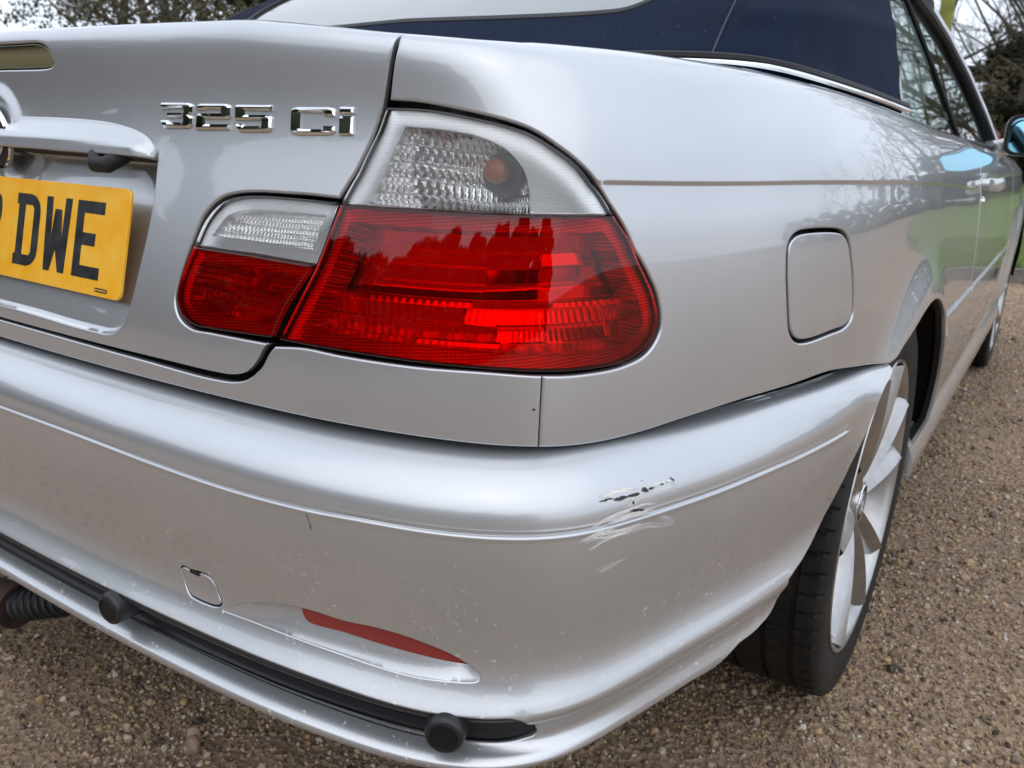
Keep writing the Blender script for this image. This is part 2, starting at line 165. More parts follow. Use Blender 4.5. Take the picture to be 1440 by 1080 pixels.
# ------------------------------------------------------------ materials
def mat(name):
    m=bpy.data.materials.new(name);m.use_nodes=True;t=m.node_tree;t.nodes.clear()
    o=t.nodes.new('ShaderNodeOutputMaterial');return m,t,o
def N(t,ty,**k):
    n=t.nodes.new(ty)
    for a,b in k.items():
        if a in ('operation','data_type','blend_type','wave_type','bands_direction','feature','distance','attribute_name','uv_map','wave_profile','voronoi_dimensions','noise_dimensions'): setattr(n,a,b)
        else: n.inputs[a.replace('_',' ')].default_value=b
    return n
def pbsdf(name,col,rough=.5,metal=0,coat=0,coatr=.03,spec=.5,noise=None,bump=None,coords='Object'):
    """noise=(scale,dark,light,detail); bump=(scale,strength,dist)"""
    m,t,o=mat(name);b=t.nodes.new('ShaderNodeBsdfPrincipled')
    b.inputs['Base Color'].default_value=(*col,1);b.inputs['Roughness'].default_value=rough;b.inputs['Metallic'].default_value=metal
    b.inputs['Coat Weight'].default_value=coat;b.inputs['Coat Roughness'].default_value=coatr;b.inputs['Specular IOR Level'].default_value=spec
    t.links.new(b.outputs[0],o.inputs[0]);tc=t.nodes.new('ShaderNodeTexCoord')
    if noise:
        n=N(t,'ShaderNodeTexNoise',Scale=noise[0],Detail=noise[3] if len(noise)>3 else 5.,Roughness=.6);t.links.new(tc.outputs[coords],n.inputs['Vector'])
        r=t.nodes.new('ShaderNodeValToRGB');r.color_ramp.elements[0].color=(*noise[1],1);r.color_ramp.elements[1].color=(*noise[2],1)
        r.color_ramp.elements[0].position=.32;r.color_ramp.elements[1].position=.7
        t.links.new(n.outputs['Fac'],r.inputs['Fac']);t.links.new(r.outputs['Color'],b.inputs['Base Color'])
    if bump:
        n=N(t,'ShaderNodeTexNoise',Scale=bump[0],Detail=4.);t.links.new(tc.outputs[coords],n.inputs['Vector'])
        u=N(t,'ShaderNodeBump',Strength=bump[1],Distance=bump[2]);t.links.new(n.outputs['Fac'],u.inputs['Height']);t.links.new(u.outputs['Normal'],b.inputs['Normal'])
    return m
def paint_mat():
    m,t,o=mat('silver_paint');b=t.nodes.new('ShaderNodeBsdfPrincipled');t.links.new(b.outputs[0],o.inputs[0])
    b.inputs['Metallic'].default_value=.74;b.inputs['Roughness'].default_value=.36;b.inputs['Coat Weight'].default_value=1;b.inputs['Coat Roughness'].default_value=.015;b.inputs['Coat IOR'].default_value=1.6
    tc=t.nodes.new('ShaderNodeTexCoord')
    # faint road film and water marks over the flake
    n=N(t,'ShaderNodeTexNoise',Scale=9.,Detail=6.,Roughness=.65);t.links.new(tc.outputs['Object'],n.inputs['Vector'])
    r=t.nodes.new('ShaderNodeValToRGB');r.color_ramp.elements[0].position=.3;r.color_ramp.elements[1].position=.75
    r.color_ramp.elements[0].color=(.53,.55,.578,1);r.color_ramp.elements[1].color=(.565,.585,.612,1)
    t.links.new(n.outputs['Fac'],r.inputs['Fac'])
    # pale flecks on the lower body, painted in for mirrored glints of gravel
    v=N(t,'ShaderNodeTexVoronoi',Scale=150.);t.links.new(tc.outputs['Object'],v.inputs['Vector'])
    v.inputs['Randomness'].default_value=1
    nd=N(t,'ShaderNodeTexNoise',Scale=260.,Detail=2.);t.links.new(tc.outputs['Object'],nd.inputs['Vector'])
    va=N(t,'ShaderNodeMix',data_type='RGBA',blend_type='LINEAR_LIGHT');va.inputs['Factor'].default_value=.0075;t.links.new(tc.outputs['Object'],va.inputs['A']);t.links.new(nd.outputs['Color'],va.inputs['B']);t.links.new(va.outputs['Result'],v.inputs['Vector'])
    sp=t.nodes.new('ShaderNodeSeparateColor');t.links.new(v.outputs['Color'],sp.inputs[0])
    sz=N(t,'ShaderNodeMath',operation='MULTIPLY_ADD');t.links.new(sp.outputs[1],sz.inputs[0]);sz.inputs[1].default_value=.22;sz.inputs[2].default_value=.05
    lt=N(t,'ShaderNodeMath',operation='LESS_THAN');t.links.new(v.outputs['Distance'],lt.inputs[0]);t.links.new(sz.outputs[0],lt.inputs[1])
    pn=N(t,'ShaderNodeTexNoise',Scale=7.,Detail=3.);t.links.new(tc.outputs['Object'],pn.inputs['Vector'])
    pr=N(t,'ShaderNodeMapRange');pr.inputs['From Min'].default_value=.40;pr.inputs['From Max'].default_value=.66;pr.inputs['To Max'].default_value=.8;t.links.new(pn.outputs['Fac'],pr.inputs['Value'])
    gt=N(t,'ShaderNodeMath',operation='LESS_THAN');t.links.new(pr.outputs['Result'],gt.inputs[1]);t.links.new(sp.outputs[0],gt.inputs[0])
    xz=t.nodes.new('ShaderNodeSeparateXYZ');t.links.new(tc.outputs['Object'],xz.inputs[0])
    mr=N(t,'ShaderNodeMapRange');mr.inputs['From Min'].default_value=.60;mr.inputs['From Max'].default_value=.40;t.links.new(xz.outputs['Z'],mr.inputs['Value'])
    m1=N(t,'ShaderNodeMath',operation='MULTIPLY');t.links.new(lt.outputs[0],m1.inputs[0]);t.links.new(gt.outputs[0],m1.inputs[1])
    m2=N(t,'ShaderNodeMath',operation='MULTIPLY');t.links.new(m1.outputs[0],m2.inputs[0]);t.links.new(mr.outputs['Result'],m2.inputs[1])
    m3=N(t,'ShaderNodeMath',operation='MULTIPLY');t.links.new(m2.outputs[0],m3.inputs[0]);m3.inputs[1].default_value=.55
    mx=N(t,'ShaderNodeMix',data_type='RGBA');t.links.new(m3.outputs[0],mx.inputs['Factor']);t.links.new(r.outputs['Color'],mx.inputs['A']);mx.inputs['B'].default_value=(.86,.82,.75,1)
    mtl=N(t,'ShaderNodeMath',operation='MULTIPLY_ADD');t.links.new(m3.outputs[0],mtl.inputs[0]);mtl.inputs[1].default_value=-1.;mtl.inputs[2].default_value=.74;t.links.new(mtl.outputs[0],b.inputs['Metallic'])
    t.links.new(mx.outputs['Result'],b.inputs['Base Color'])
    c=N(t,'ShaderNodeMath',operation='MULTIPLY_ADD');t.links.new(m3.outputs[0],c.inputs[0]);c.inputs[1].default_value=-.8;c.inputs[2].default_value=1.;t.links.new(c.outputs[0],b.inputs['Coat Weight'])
    # metallic flake sparkle + faint orange peel
    f=N(t,'ShaderNodeTexNoise',Scale=1400.,Detail=1.);t.links.new(tc.outputs['Object'],f.inputs['Vector'])
    u=N(t,'ShaderNodeBump',Strength=.06,Distance=.0004);t.links.new(f.outputs['Fac'],u.inputs['Height']);t.links.new(u.outputs['Normal'],b.inputs['Normal'])
    p=N(t,'ShaderNodeTexNoise',Scale=220.,Detail=2.);t.links.new(tc.outputs['Object'],p.inputs['Vector'])
    w=N(t,'ShaderNodeBump',Strength=.05,Distance=.0003);t.links.new(p.outputs['Fac'],w.inputs['Height']);t.links.new(w.outputs['Normal'],b.inputs['Coat Normal'])
    return m
def lens_mat(name,col,rib=.3,per=.0125,rough=.02):
    """thin moulded plastic lens: tinted, refracting a little through moulded ribs, glossy on the outside"""
    m,t,o=mat(name);uv=N(t,'ShaderNodeUVMap',uv_map='UVMap')
    rf=N(t,'ShaderNodeBsdfRefraction',Roughness=rough,IOR=1.12);rf.inputs['Color'].default_value=(*col,1)
    tr=N(t,'ShaderNodeBsdfTransparent');tr.inputs['Color'].default_value=(*col,1)
    gl=N(t,'ShaderNodeBsdfGlossy',Roughness=.02);gl.inputs['Color'].default_value=(1,1,1,1)
    df=N(t,'ShaderNodeBsdfDiffuse');df.inputs['Color'].default_value=(*[min(.5,c*.45+.004) for c in col],1)
    fr=N(t,'ShaderNodeFresnel',IOR=1.5)
    xy=t.nodes.new('ShaderNodeSeparateXYZ');t.links.new(uv.outputs[0],xy.inputs[0])
    def saw(src,per,pw=1.):
        a=N(t,'ShaderNodeMath',operation='DIVIDE');t.links.new(src,a.inputs[0]);a.inputs[1].default_value=per
        b=N(t,'ShaderNodeMath',operation='FRACT');t.links.new(a.outputs[0],b.inputs[0])
        c=N(t,'ShaderNodeMath',operation='SUBTRACT');t.links.new(b.outputs[0],c.inputs[0]);c.inputs[1].default_value=.5
        d=N(t,'ShaderNodeMath',operation='MULTIPLY');t.links.new(c.outputs[0],d.inputs[0]);t.links.new(c.outputs[0],d.inputs[1]);return d.outputs[0]
    s1=saw(xy.outputs['X'],.0032);s2=saw(xy.outputs['Y'],per)
    ad=N(t,'ShaderNodeMath',operation='ADD');t.links.new(s1,ad.inputs[0])
    m5=N(t,'ShaderNodeMath',operation='MULTIPLY');t.links.new(s2,m5.inputs[0]);m5.inputs[1].default_value=2.2;t.links.new(m5.outputs[0],ad.inputs[1])
    bu=N(t,'ShaderNodeBump',Strength=rib,Distance=.0022);t.links.new(ad.outputs[0],bu.inputs['Height']);t.links.new(bu.outputs['Normal'],rf.inputs['Normal'])
    a=N(t,'ShaderNodeMixShader',Fac=.3);t.links.new(tr.outputs[0],a.inputs[1]);t.links.new(rf.outputs[0],a.inputs[2])
    a2=N(t,'ShaderNodeMixShader',Fac=.045);t.links.new(a.outputs[0],a2.inputs[1]);t.links.new(df.outputs[0],a2.inputs[2])
    b=N(t,'ShaderNodeMixShader');t.links.new(fr.outputs[0],b.inputs[0]);t.links.new(a2.outputs[0],b.inputs[1]);t.links.new(gl.outputs[0],b.inputs[2])
    t.links.new(b.outputs[0],o.inputs[0]);return m
def glass_mat(name,tint,rough=.0):
    m,t,o=mat(name);tr=N(t,'ShaderNodeBsdfTransparent');tr.inputs['Color'].default_value=(*tint,1)
    gl=N(t,'ShaderNodeBsdfGlossy',Roughness=rough);gl.inputs['Color'].default_value=(.9,1,.98,1);fr=N(t,'ShaderNodeFresnel',IOR=1.75)
    b=N(t,'ShaderNodeMixShader');t.links.new(fr.outputs[0],b.inputs[0]);t.links.new(tr.outputs[0],b.inputs[1]);t.links.new(gl.outputs[0],b.inputs[2]);t.links.new(b.outputs[0],o.inputs[0]);return m
M={}
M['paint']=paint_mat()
M['black']=pbsdf('black_rubber',(.008,.008,.009),.6)
M['plastic']=pbsdf('black_plastic',(.016,.017,.02),.42,bump=(900,.15,.0004))
M['chrome']=pbsdf('chrome',(.86,.87,.88),.06,1)
M['tyre']=pbsdf('tyre_rubber',(.016,.016,.016),.7,spec=.3,noise=(14,(.011,.011,.011),(.026,.024,.021)),bump=(300,.2,.0006))
M['alloy']=pbsdf('alloy_silver',(.5,.5,.51),.33,.9,coat=.5,noise=(16,(.36,.355,.345),(.52,.52,.525)))
M['disc']=pbsdf('brake_steel',(.25,.24,.23),.35,1)
M['plate']=pbsdf('plate_yellow',(.9,.45,.006),.32,coat=.3,noise=(30,(.93,.42,.004),(.95,.56,.07),8))
M['ink']=pbsdf('plate_black',(.015,.015,.018),.3,noise=(60,(.010,.011,.014),(.05,.052,.055),8))
M['fabric']=pbsdf('navy_canvas',(.009,.013,.032),.8,spec=.1,noise=(6,(.0026,.0072,.023),(.0046,.0125,.036)),bump=(1500,.5,.0006))
_t=M['fabric'].node_tree;_b=_t.nodes['Principled BSDF'];_tc=_t.nodes['Texture Coordinate'];_v=N(_t,'ShaderNodeTexVoronoi',Scale=46.);_t.links.new(_tc.outputs['Object'],_v.inputs['Vector'])
_lt=N(_t,'ShaderNodeMath',operation='LESS_THAN');_lt.inputs[1].default_value=.045;_t.links.new(_v.outputs['Distance'],_lt.inputs[0]);_ml=N(_t,'ShaderNodeMath',operation='MULTIPLY');_ml.inputs[1].default_value=.5;_t.links.new(_lt.outputs[0],_ml.inputs[0])
_mx=N(_t,'ShaderNodeMix',data_type='RGBA');_t.links.new(_ml.outputs[0],_mx.inputs['Factor']);_t.links.new(_b.inputs['Base Color'].links[0].from_socket,_mx.inputs['A']);_mx.inputs['B'].default_value=(.25,.27,.30,1);_t.links.new(_mx.outputs['Result'],_b.inputs['Base Color'])
M['seal']=pbsdf('dark_seal',(.007,.008,.010),.55,spec=.3)
M['thread']=pbsdf('seam_thread',(.035,.04,.06),.8)
M['glass']=glass_mat('side_glass',(.42,.47,.45))
M['rearglass']=pbsdf('rear_glass',(.05,.06,.06),.03,0,coat=1,coatr=.02,spec=1.)
M['mirror']=pbsdf('blue_mirror_glass',(.24,.52,.66),.03,1)
M['clear']=lens_mat('clear_lens',(.97,.972,.972),.10)
M['red']=lens_mat('red_lens',(.90,.010,.009),.05,.010)
M['beige']=lens_mat('beige_lens',(.70,.66,.50))
M['white']=pbsdf('white_reflector',(.86,.87,.87),.3,.15)
def prism(t,b):
    # moulded prism rows, too fine to mesh: their tilted faces pick up the sky
    uv=N(t,'ShaderNodeUVMap',uv_map='UVMap');xy=t.nodes.new('ShaderNodeSeparateXYZ');t.links.new(uv.outputs[0],xy.inputs[0])
    a=N(t,'ShaderNodeMath',operation='DIVIDE');t.links.new(xy.outputs['Y'],a.inputs[0]);a.inputs[1].default_value=.0024
    f=N(t,'ShaderNodeMath',operation='FRACT');t.links.new(a.outputs[0],f.inputs[0]);m=N(t,'ShaderNodeMath',operation='MULTIPLY');t.links.new(f.outputs[0],m.inputs[0]);m.inputs[1].default_value=-1.
    u=N(t,'ShaderNodeBump',Strength=1.,Distance=.0014);t.links.new(m.outputs[0],u.inputs['Height']);t.links.new(u.outputs['Normal'],b.inputs['Normal'])
def reflex_mat():
    m,t,o=mat('reflex_prisms');b=t.nodes.new('ShaderNodeBsdfPrincipled');t.links.new(b.outputs[0],o.inputs[0]);b.inputs['Roughness'].default_value=.3;b.inputs['Metallic'].default_value=.7;prism(t,b)
    uv=N(t,'ShaderNodeUVMap',uv_map='UVMap');mp=t.nodes.new('ShaderNodeMapping');mp.inputs['Rotation'].default_value=(0,0,.7);t.links.new(uv.outputs[0],mp.inputs['Vector'])
    c=N(t,'ShaderNodeTexChecker',Scale=520.);c.inputs['Color1'].default_value=(.95,.95,.95,1);c.inputs['Color2'].default_value=(.35,.35,.35,1);t.links.new(mp.outputs[0],c.inputs['Vector']);t.links.new(c.outputs['Color'],b.inputs['Base Color']);return m
M['reflex']=reflex_mat()
def ribbed_mat():
    m,t,o=mat('ribbed_white');b=t.nodes.new('ShaderNodeBsdfPrincipled');t.links.new(b.outputs[0],o.inputs[0]);b.inputs['Roughness'].default_value=.3;b.inputs['Metallic'].default_value=.75;prism(t,b)
    uv=N(t,'ShaderNodeUVMap',uv_map='UVMap');c=N(t,'ShaderNodeTexChecker',Scale=760.);c.inputs['Color1'].default_value=(.97,.97,.97,1);c.inputs['Color2'].default_value=(.80,.82,.83,1);t.links.new(uv.outputs[0],c.inputs['Vector']);t.links.new(c.outputs['Color'],b.inputs['Base Color']);return m
M['ribbed']=ribbed_mat()
M['reflector']=pbsdf('lamp_chrome',(.9,.9,.9),.10,1)
M['amber']=pbsdf('amber_bulb',(.34,.075,.012),.35)
M['redplastic']=pbsdf('red_reflector',(.26,.03,.028),.3,coat=.3,coatr=.15)
M['rust']=pbsdf('rusty_pipe',(.05,.03,.025),.7,.3,noise=(25,(.035,.022,.02),(.09,.05,.04)),bump=(120,.4,.002))
M['blue']=pbsdf('badge_blue',(.02,.16,.45),.2,coat=.6)
M['badgewhite']=pbsdf('badge_white',(.8,.81,.82),.2,coat=.6)
M['scuff']=pbsdf('scuff_grey',(.80,.79,.77),.6)
M['scuffdark']=pbsdf('scuff_black',(.03,.03,.033),.6)
M['rustspot']=pbsdf('rust_spot',(.18,.06,.02),.8)
M['leather']=pbsdf('grey_leather',(.10,.10,.105),.5,bump=(200,.2,.002))
# ------------------------------------------------------------ object helpers
CAR=bpy.data.objects.new('parked_car',None);COL.objects.link(CAR);CARL=Vector((0,2.2,0));CAR.location=CARL
CAR['label']='silver two-door convertible with a navy canvas roof and scuffed rear bumper corner';CAR['category']='car'
def link(name,me,m,parent=CAR,**props):
    ob=bpy.data.objects.new(name,me);COL.objects.link(ob)
    for x in (m if isinstance(m,(list,tuple)) else [m]): me.materials.append(x)
    if parent is not None:
        ob.parent=parent
        if parent is CAR: ob.location=-CARL
    for k,v in props.items(): ob[k]=v
    return ob
def mk(name,V,F,m,parent=CAR,smooth=True,nrm=None,uv=None,mi=None,**props):
    me=bpy.data.meshes.new(name);me.from_pydata([tuple(map(float,v)) for v in V],[],[tuple(map(int,f)) for f in F]);me.update()
    if smooth: me.polygons.foreach_set('use_smooth',np.ones(len(me.polygons),bool))
    ob=link(name,me,m,parent,**props)
    if mi is not None: me.polygons.foreach_set('material_index',np.array(mi,np.int32))
    if uv is not None:
        l=me.uv_layers.new(name='UVMap');vi=np.empty(len(me.loops),np.int32);me.loops.foreach_get('vertex_index',vi)
        l.data.foreach_set('uv',np.asarray(uv,np.float32)[vi].ravel())
    if nrm is not None: me.normals_split_custom_set_from_vertices([tuple(map(float,n)) for n in nrm])
    return ob
def sharp(ob,deg=35):
    me=ob.data
    import bmesh
    b=bmesh.new();b.from_mesh(me);bmesh.ops.recalc_face_normals(b,faces=b.faces)
    for e in b.edges:
        if len(e.link_faces)==2 and e.calc_face_angle(0)>math.radians(deg): e.smooth=False
    b.to_mesh(me);b.free();return ob
def rawS(S,s,v):
    return S.raw(np.atleast_1d(np.asarray(s,float)),np.atleast_1d(np.asarray(v,float)))
def cat(P,step=.003,S=None):
    """centripetal catmull-rom through metric 2d points, resampled"""
    P=np.asarray(P,float)
    if len(P)>2:
        out=[];n=len(P)
        for i in range(n-1):
            p0=P[i-1] if i>0 else 2*P[0]-P[1];p1=P[i];p2=P[i+1];p3=P[i+2] if i+2<n else 2*P[-1]-P[-2]
            d=lambda a,b:max(1e-6,np.linalg.norm(b-a)**.5)
            t0=0;t1=t0+d(p0,p1);t2=t1+d(p1,p2);t3=t2+d(p2,p3);t=np.linspace(t1,t2,12,endpoint=False)[:,None]
            A1=(t1-t)/(t1-t0)*p0+(t-t0)/(t1-t0)*p1;A2=(t2-t)/(t2-t1)*p1+(t-t1)/(t2-t1)*p2;A3=(t3-t)/(t3-t2)*p2+(t-t2)/(t3-t2)*p3
            B1=(t2-t)/(t2-t0)*A1+(t-t0)/(t2-t0)*A2;B2=(t3-t)/(t3-t1)*A2+(t-t1)/(t3-t1)*A3;out.append((t2-t)/(t2-t1)*B1+(t-t1)/(t2-t1)*B2)
        P=np.concatenate(out+[P[-1:]])
    d=np.r_[0,np.cumsum(np.linalg.norm(np.diff(P,axis=0),axis=1))];k=max(2,int(math.ceil(d[-1]/step))+1);q=np.linspace(0,d[-1],k)
    return np.stack([np.interp(q,d,P[:,j]) for j in (0,1)],1)
def tom(S,p): p=np.asarray(p,float);return np.stack([p[:,0],np.interp(p[:,1],np.arange(S.K),S.h)],1)
def fromm(S,q): return q[:,0],np.interp(q[:,1],S.h,np.arange(S.K))
def loop(S,segs,sym=False,step=.003):
    L=np.concatenate([cat(tom(S,s),step)[:-1] for s in segs]+([tom(S,segs[-1][-1:])] if sym else []))
    if sym:
        m=L[::-1]*[-1,1];m=m[(np.abs(m[:,0])>1e-6)];L=np.concatenate([L,m])
    keep=np.ones(len(L),bool)
    d=np.linalg.norm(L-np.roll(L,1,0),axis=1);keep&=d>step*.15
    return L[keep]
def area(L): x,y=L.T;return .5*np.sum(x*np.roll(y,-1)-y*np.roll(x,-1))
def offs(L,d):
    """offset a closed loop outwards by d in the metric domain"""
    T=np.roll(L,-1,0)-np.roll(L,1,0);T/=np.linalg.norm(T,axis=1)[:,None]+1e-12;n=np.stack([T[:,1],-T[:,0]],1)*np.sign(area(L));return L+n*d
def inside(Q,loops):
    r=np.zeros(len(Q),bool)
    for L in loops:
        a=L;b=np.roll(L,-1,0)
        for i0 in range(0,len(Q),4000):
            q=Q[i0:i0+4000];y=q[:,1:2];c=((a[:,1]>y)!=(b[:,1]>y))
            xi=(b[:,0]-a[:,0])*(y-a[:,1])/(b[:,1]-a[:,1]+1e-18)+a[:,0];r[i0:i0+4000]^=((c&(q[:,0:1]<xi)).sum(1)%2).astype(bool)
    return r
def kd_of(P):
    k=kdtree.KDTree(len(P))
    for i,p in enumerate(P): k.insert(p,i)
    k.balance();return k
def panel(name,S,loops,m,parent=CAR,h=.009,roll=.0022,flange=.016,disp=None,base=0.,dense=(),edge=None,flip=False,**props):
    """a sheet cut out of surface S along closed loops (metric), with rolled edges and a return flange"""
    e=1e-4
    B=np.concatenate(loops);nb=len(B);edges=[];k=0
    for L in loops:
        n=len(L);edges+=[(k+i,k+(i+1)%n) for i in range(n)];k+=n
    def ev(q):
        s,v=fromm(S,q);P,Ps,Pv,Nn=S.frame(s,v);return s,v,P,Ps,Pv,Nn
    s,v,PB,Ps,Pv,NB=ev(B)
    # inward direction at the border
    IN=[]
    k=0
    for j,L in enumerate(loops):
        n=len(L);sg=np.sign(area(L))*(1 if j==0 else -1)
        T=np.roll(L,-1,0)-np.roll(L,1,0);T/=np.linalg.norm(T,axis=1)[:,None]+1e-12;IN.append(np.stack([-T[:,1],T[:,0]],1)*sg)
    IN=np.concatenate(IN)
    kd=kd_of(PB)
    pts=[]
    if roll>0:
        sc3=np.linalg.norm(Ps*IN[:,0:1]+Pv*(IN[:,1]/np.maximum(np.interp(v,np.arange(S.K),np.gradient(S.h)),1e-6))[:,None],axis=1)
        for f in (.18,.45,.8,1.15,2.2): pts.append(B+IN*(roll*f/np.clip(sc3,.3,3))[:,None])
    lo,hi=B.min(0),B.max(0)
    gx=np.arange(lo[0]+h*.5,hi[0],h);gy=np.arange(lo[1]+h*.5,hi[1],h*.9);X,Y=np.meshgrid(gx,gy);X=X+(np.arange(len(gy))%2)[:,None]*h*.5
    g=np.stack([X.ravel(),Y.ravel()],1);pts.append(g)
    for dl,dw,ds in dense:
        c=cat(dl,ds);T=np.gradient(c,axis=0);T/=np.linalg.norm(T,axis=1)[:,None]+1e-12;n=np.stack([T[:,1],-T[:,0]],1)
        for w in dw: pts.append(c+n*w)
    for dl,dw,ds in dense:
        c=cat(dl,.004);k2=kdtree.KDTree(len(c))
        for i,p in enumerate(c): k2.insert((p[0],p[1],0),i)
        k2.balance();wm=max(abs(w) for w in dw)+.0015;gi=5 if roll>0 else 0;gg=pts[gi];pts[gi]=gg[np.array([k2.find((p[0],p[1],0))[2] for p in gg])>wm]
    G=np.concatenate(pts);lab=np.concatenate([np.full(len(p),i) for i,p in enumerate(pts)])
    ins=inside(G,loops);G=G[ins];lab=lab[ins]
    ss,vv=fromm(S,G);PG=S.raw(ss,vv);dist=np.array([kd.find(p)[2] for p in PG])
    nr=5 if roll>0 else 0;fr=[.18,.45,.8,1.15,2.2]
    thr=np.full(len(G),max(roll*2.6,h*.35) if roll>0 else h*.3)
    for i in range(nr): thr[lab==i]=roll*fr[i]*.6
    thr[lab>nr]=roll*.3
    ok=dist>thr;G=G[ok];lab=lab[ok]
    # grid points too close to dense points are harmless for the triangulation
    Q=np.concatenate([B,G]);sc=100.
    r=delaunay_2d_cdt([Vector((float(a*sc),float(b*sc))) for a,b in Q],edges,[],0,1e-6)
    V2=np.array([tuple(p) for p in r[0]])/sc;F=np.array([f for f in r[2] if len(f)==3])
    cen=V2[F].mean(1);F=F[inside(cen,loops)]
    om=r[3]
    s,v,P,Ps,Pv,Nn=ev(V2)
    bid={};
    for i,o in enumerate(om):
        for j in o:
            if j<nb: bid[j]=i
    isb=np.zeros(len(V2),bool)
    for j,i in bid.items(): isb[i]=True
    near=[kd.find(p) for p in P];dist=np.array([n[2] for n in near]);ni=np.array([n[1] for n in near])
    dist[isb]=0
    d=np.full(len(V2),-base,float)
    nr_=Nn.copy()
    if disp is not None:
        es=.0006
        d0=disp(s,v,P);hs=es/np.linalg.norm(Ps,axis=1);hv=es/np.linalg.norm(Pv,axis=1)
        ds_=(disp(s+hs,v,P+Ps*hs[:,None])-disp(s-hs,v,P-Ps*hs[:,None]))/(2*hs);dv_=(disp(s,v+hv,P+Pv*hv[:,None])-disp(s,v-hv,P-Pv*hv[:,None]))/(2*hv)
        E=(Ps*Ps).sum(1);Fm=(Ps*Pv).sum(1);Gm=(Pv*Pv).sum(1);det=E*Gm-Fm*Fm
        gs=(ds_*Gm-dv_*Fm)/det;gv=(dv_*E-ds_*Fm)/det
        nr_=Nn-(Ps*gs[:,None]+Pv*gv[:,None]);nr_/=np.linalg.norm(nr_,axis=1)[:,None];d=d+d0
    Pd=P+Nn*d[:,None]
    outd=PB[ni]-P
    # outward direction in the tangent plane
    inw=Ps[:0]
    fs,fv,fP,fPs,fPv,fN=ev(B);
    hsc=np.gradient(S.h);iv=np.interp(fv,np.arange(S.K),hsc)
    OUT=-(fPs*IN[:,0:1]+fPv*(IN[:,1]/np.maximum(iv,1e-6))[:,None]);OUT-=fN*(OUT*fN).sum(1)[:,None];OUT/=np.linalg.norm(OUT,axis=1)[:,None]+1e-12
    if roll>0:
        a=np.clip((roll-dist)/roll,0,1);Pd=Pd-Nn*(roll-np.sqrt(np.maximum(0,roll**2-(roll*a)**2)))[:,None]
        od=OUT[ni];nr_=nr_*np.sqrt(np.maximum(0,1-a*a))[:,None]+od*a[:,None];nr_/=np.linalg.norm(nr_,axis=1)[:,None]+1e-12
    nv=len(V2);VV=[Pd];NN_=[nr_];FF=[tuple(f) for f in F]
    # orientation
    a,b,c=Pd[F[:,0]],Pd[F[:,1]],Pd[F[:,2]];fn=np.cross(b-a,c-a);fl=(fn*Nn[F[:,0]]).sum(1)<0
    FF=[(f[0],f[2],f[1]) if w else tuple(f) for f,w in zip(F,fl)];mi=[0]*len(FF)
    UV=[np.stack([s,P[:,2]],1)]
    if flange>0:
        bi=np.array([bid.get(j,-1) for j in range(nb)]);good=bi>=0
        p0=np.where(good[:,None],Pd[np.maximum(bi,0)],PB-NB*roll);f1=min(.004,flange*.3)
        VV+=[p0-NB*f1,p0-NB*f1,p0-NB*flange];NN_+=[OUT,OUT,OUT];UV+=[np.stack([B[:,0],PB[:,2]],1)]*3
        k=0
        for j,L in enumerate(loops):
            n=len(L)
            for i in range(n):
                i2=(i+1)%n
                if not(good[k+i] and good[k+i2]): continue
                A,Bq=bi[k+i],bi[k+i2];c1,c2=nv+k+i,nv+k+i2;e1,e2=c1+nb,c2+nb;g1,g2=c1+2*nb,c2+2*nb
                for q,mm in (((A,Bq,c2,c1),0),((e1,e2,g2,g1),1)):
                    FF.append(q);mi.append(mm)
            k+=n
    V=np.concatenate(VV);NO=np.concatenate(NN_)
    if flange>0:
        for i in range(len(F),len(FF)):
            q=FF[i];x=np.cross(V[q[1]]-V[q[0]],V[q[3]]-V[q[0]])
            if x@NO[q[0] if q[0]>=nv else q[3]]<0: FF[i]=q[::-1]
    return mk(name,V,FF,[m,edge or M['black']] if flange>0 else m,parent,nrm=NO,uv=np.concatenate(UV),mi=mi,**props)  # inner flange coloured black by default, painting the shade in the panel gaps
def mirror_obj(ob,parent=CAR,children=True):
    """the left-hand copy of a right-hand part: same mesh turned over the car's centre plane"""
    me=ob.data.copy()
    co=np.empty(len(me.vertices)*3,np.float32);me.vertices.foreach_get('co',co);co=co.reshape(-1,3);co[:,0]*=-1;me.vertices.foreach_set('co',co.ravel())
    me.flip_normals()
    c=ob.copy();c.data=me;COL.objects.link(c);c.parent=parent
    if children:
        for ch in ob.children: mirror_obj(ch,c)
    return c
def pd_line(S,line,n=.004):
    L=cat(tom(S,line),n);s,v=fromm(S,L);return L,S.raw(s,v)
class SD:
    """signed distance (3d, metres) from points to a polyline lying on a surface; + above"""
    def __init__(self,P): self.P=P;self.kd=kd_of(P);self.T=np.gradient(P,axis=0);self.T/=np.linalg.norm(self.T,axis=1)[:,None]
    def d(self,Q):
        r=[self.kd.find(q) for q in Q];i=np.array([x[1] for x in r]);w=Q-self.P[i];t=(w*self.T[i]).sum(1);p=w-self.T[i]*t[:,None]
        return np.linalg.norm(p,axis=1)*np.sign(p[:,2]),i,t
def smooth01(x): x=np.clip(x,0,1);return x*x*(3-2*x)
def lathe(prof,n,ax='x',c=(0,0,0),a0=0,a1=2*math.pi,closed=True):
    """revolve (r,x) profile about the x axis"""
    m=n if closed else n+1;A=np.linspace(a0,a1,m,endpoint=not closed);V=[];F=[];k=len(prof)
    for a in A:
        for r,x in prof: V.append((c[0]+x,c[1]+r*math.cos(a),c[2]+r*math.sin(a)))
    for i in range(n if closed else n):
        j=(i+1)%m
        if j==0 and not closed: continue
        for q in range(k-1): F.append((i*k+q,i*k+q+1,j*k+q+1,j*k+q))
    return V,F
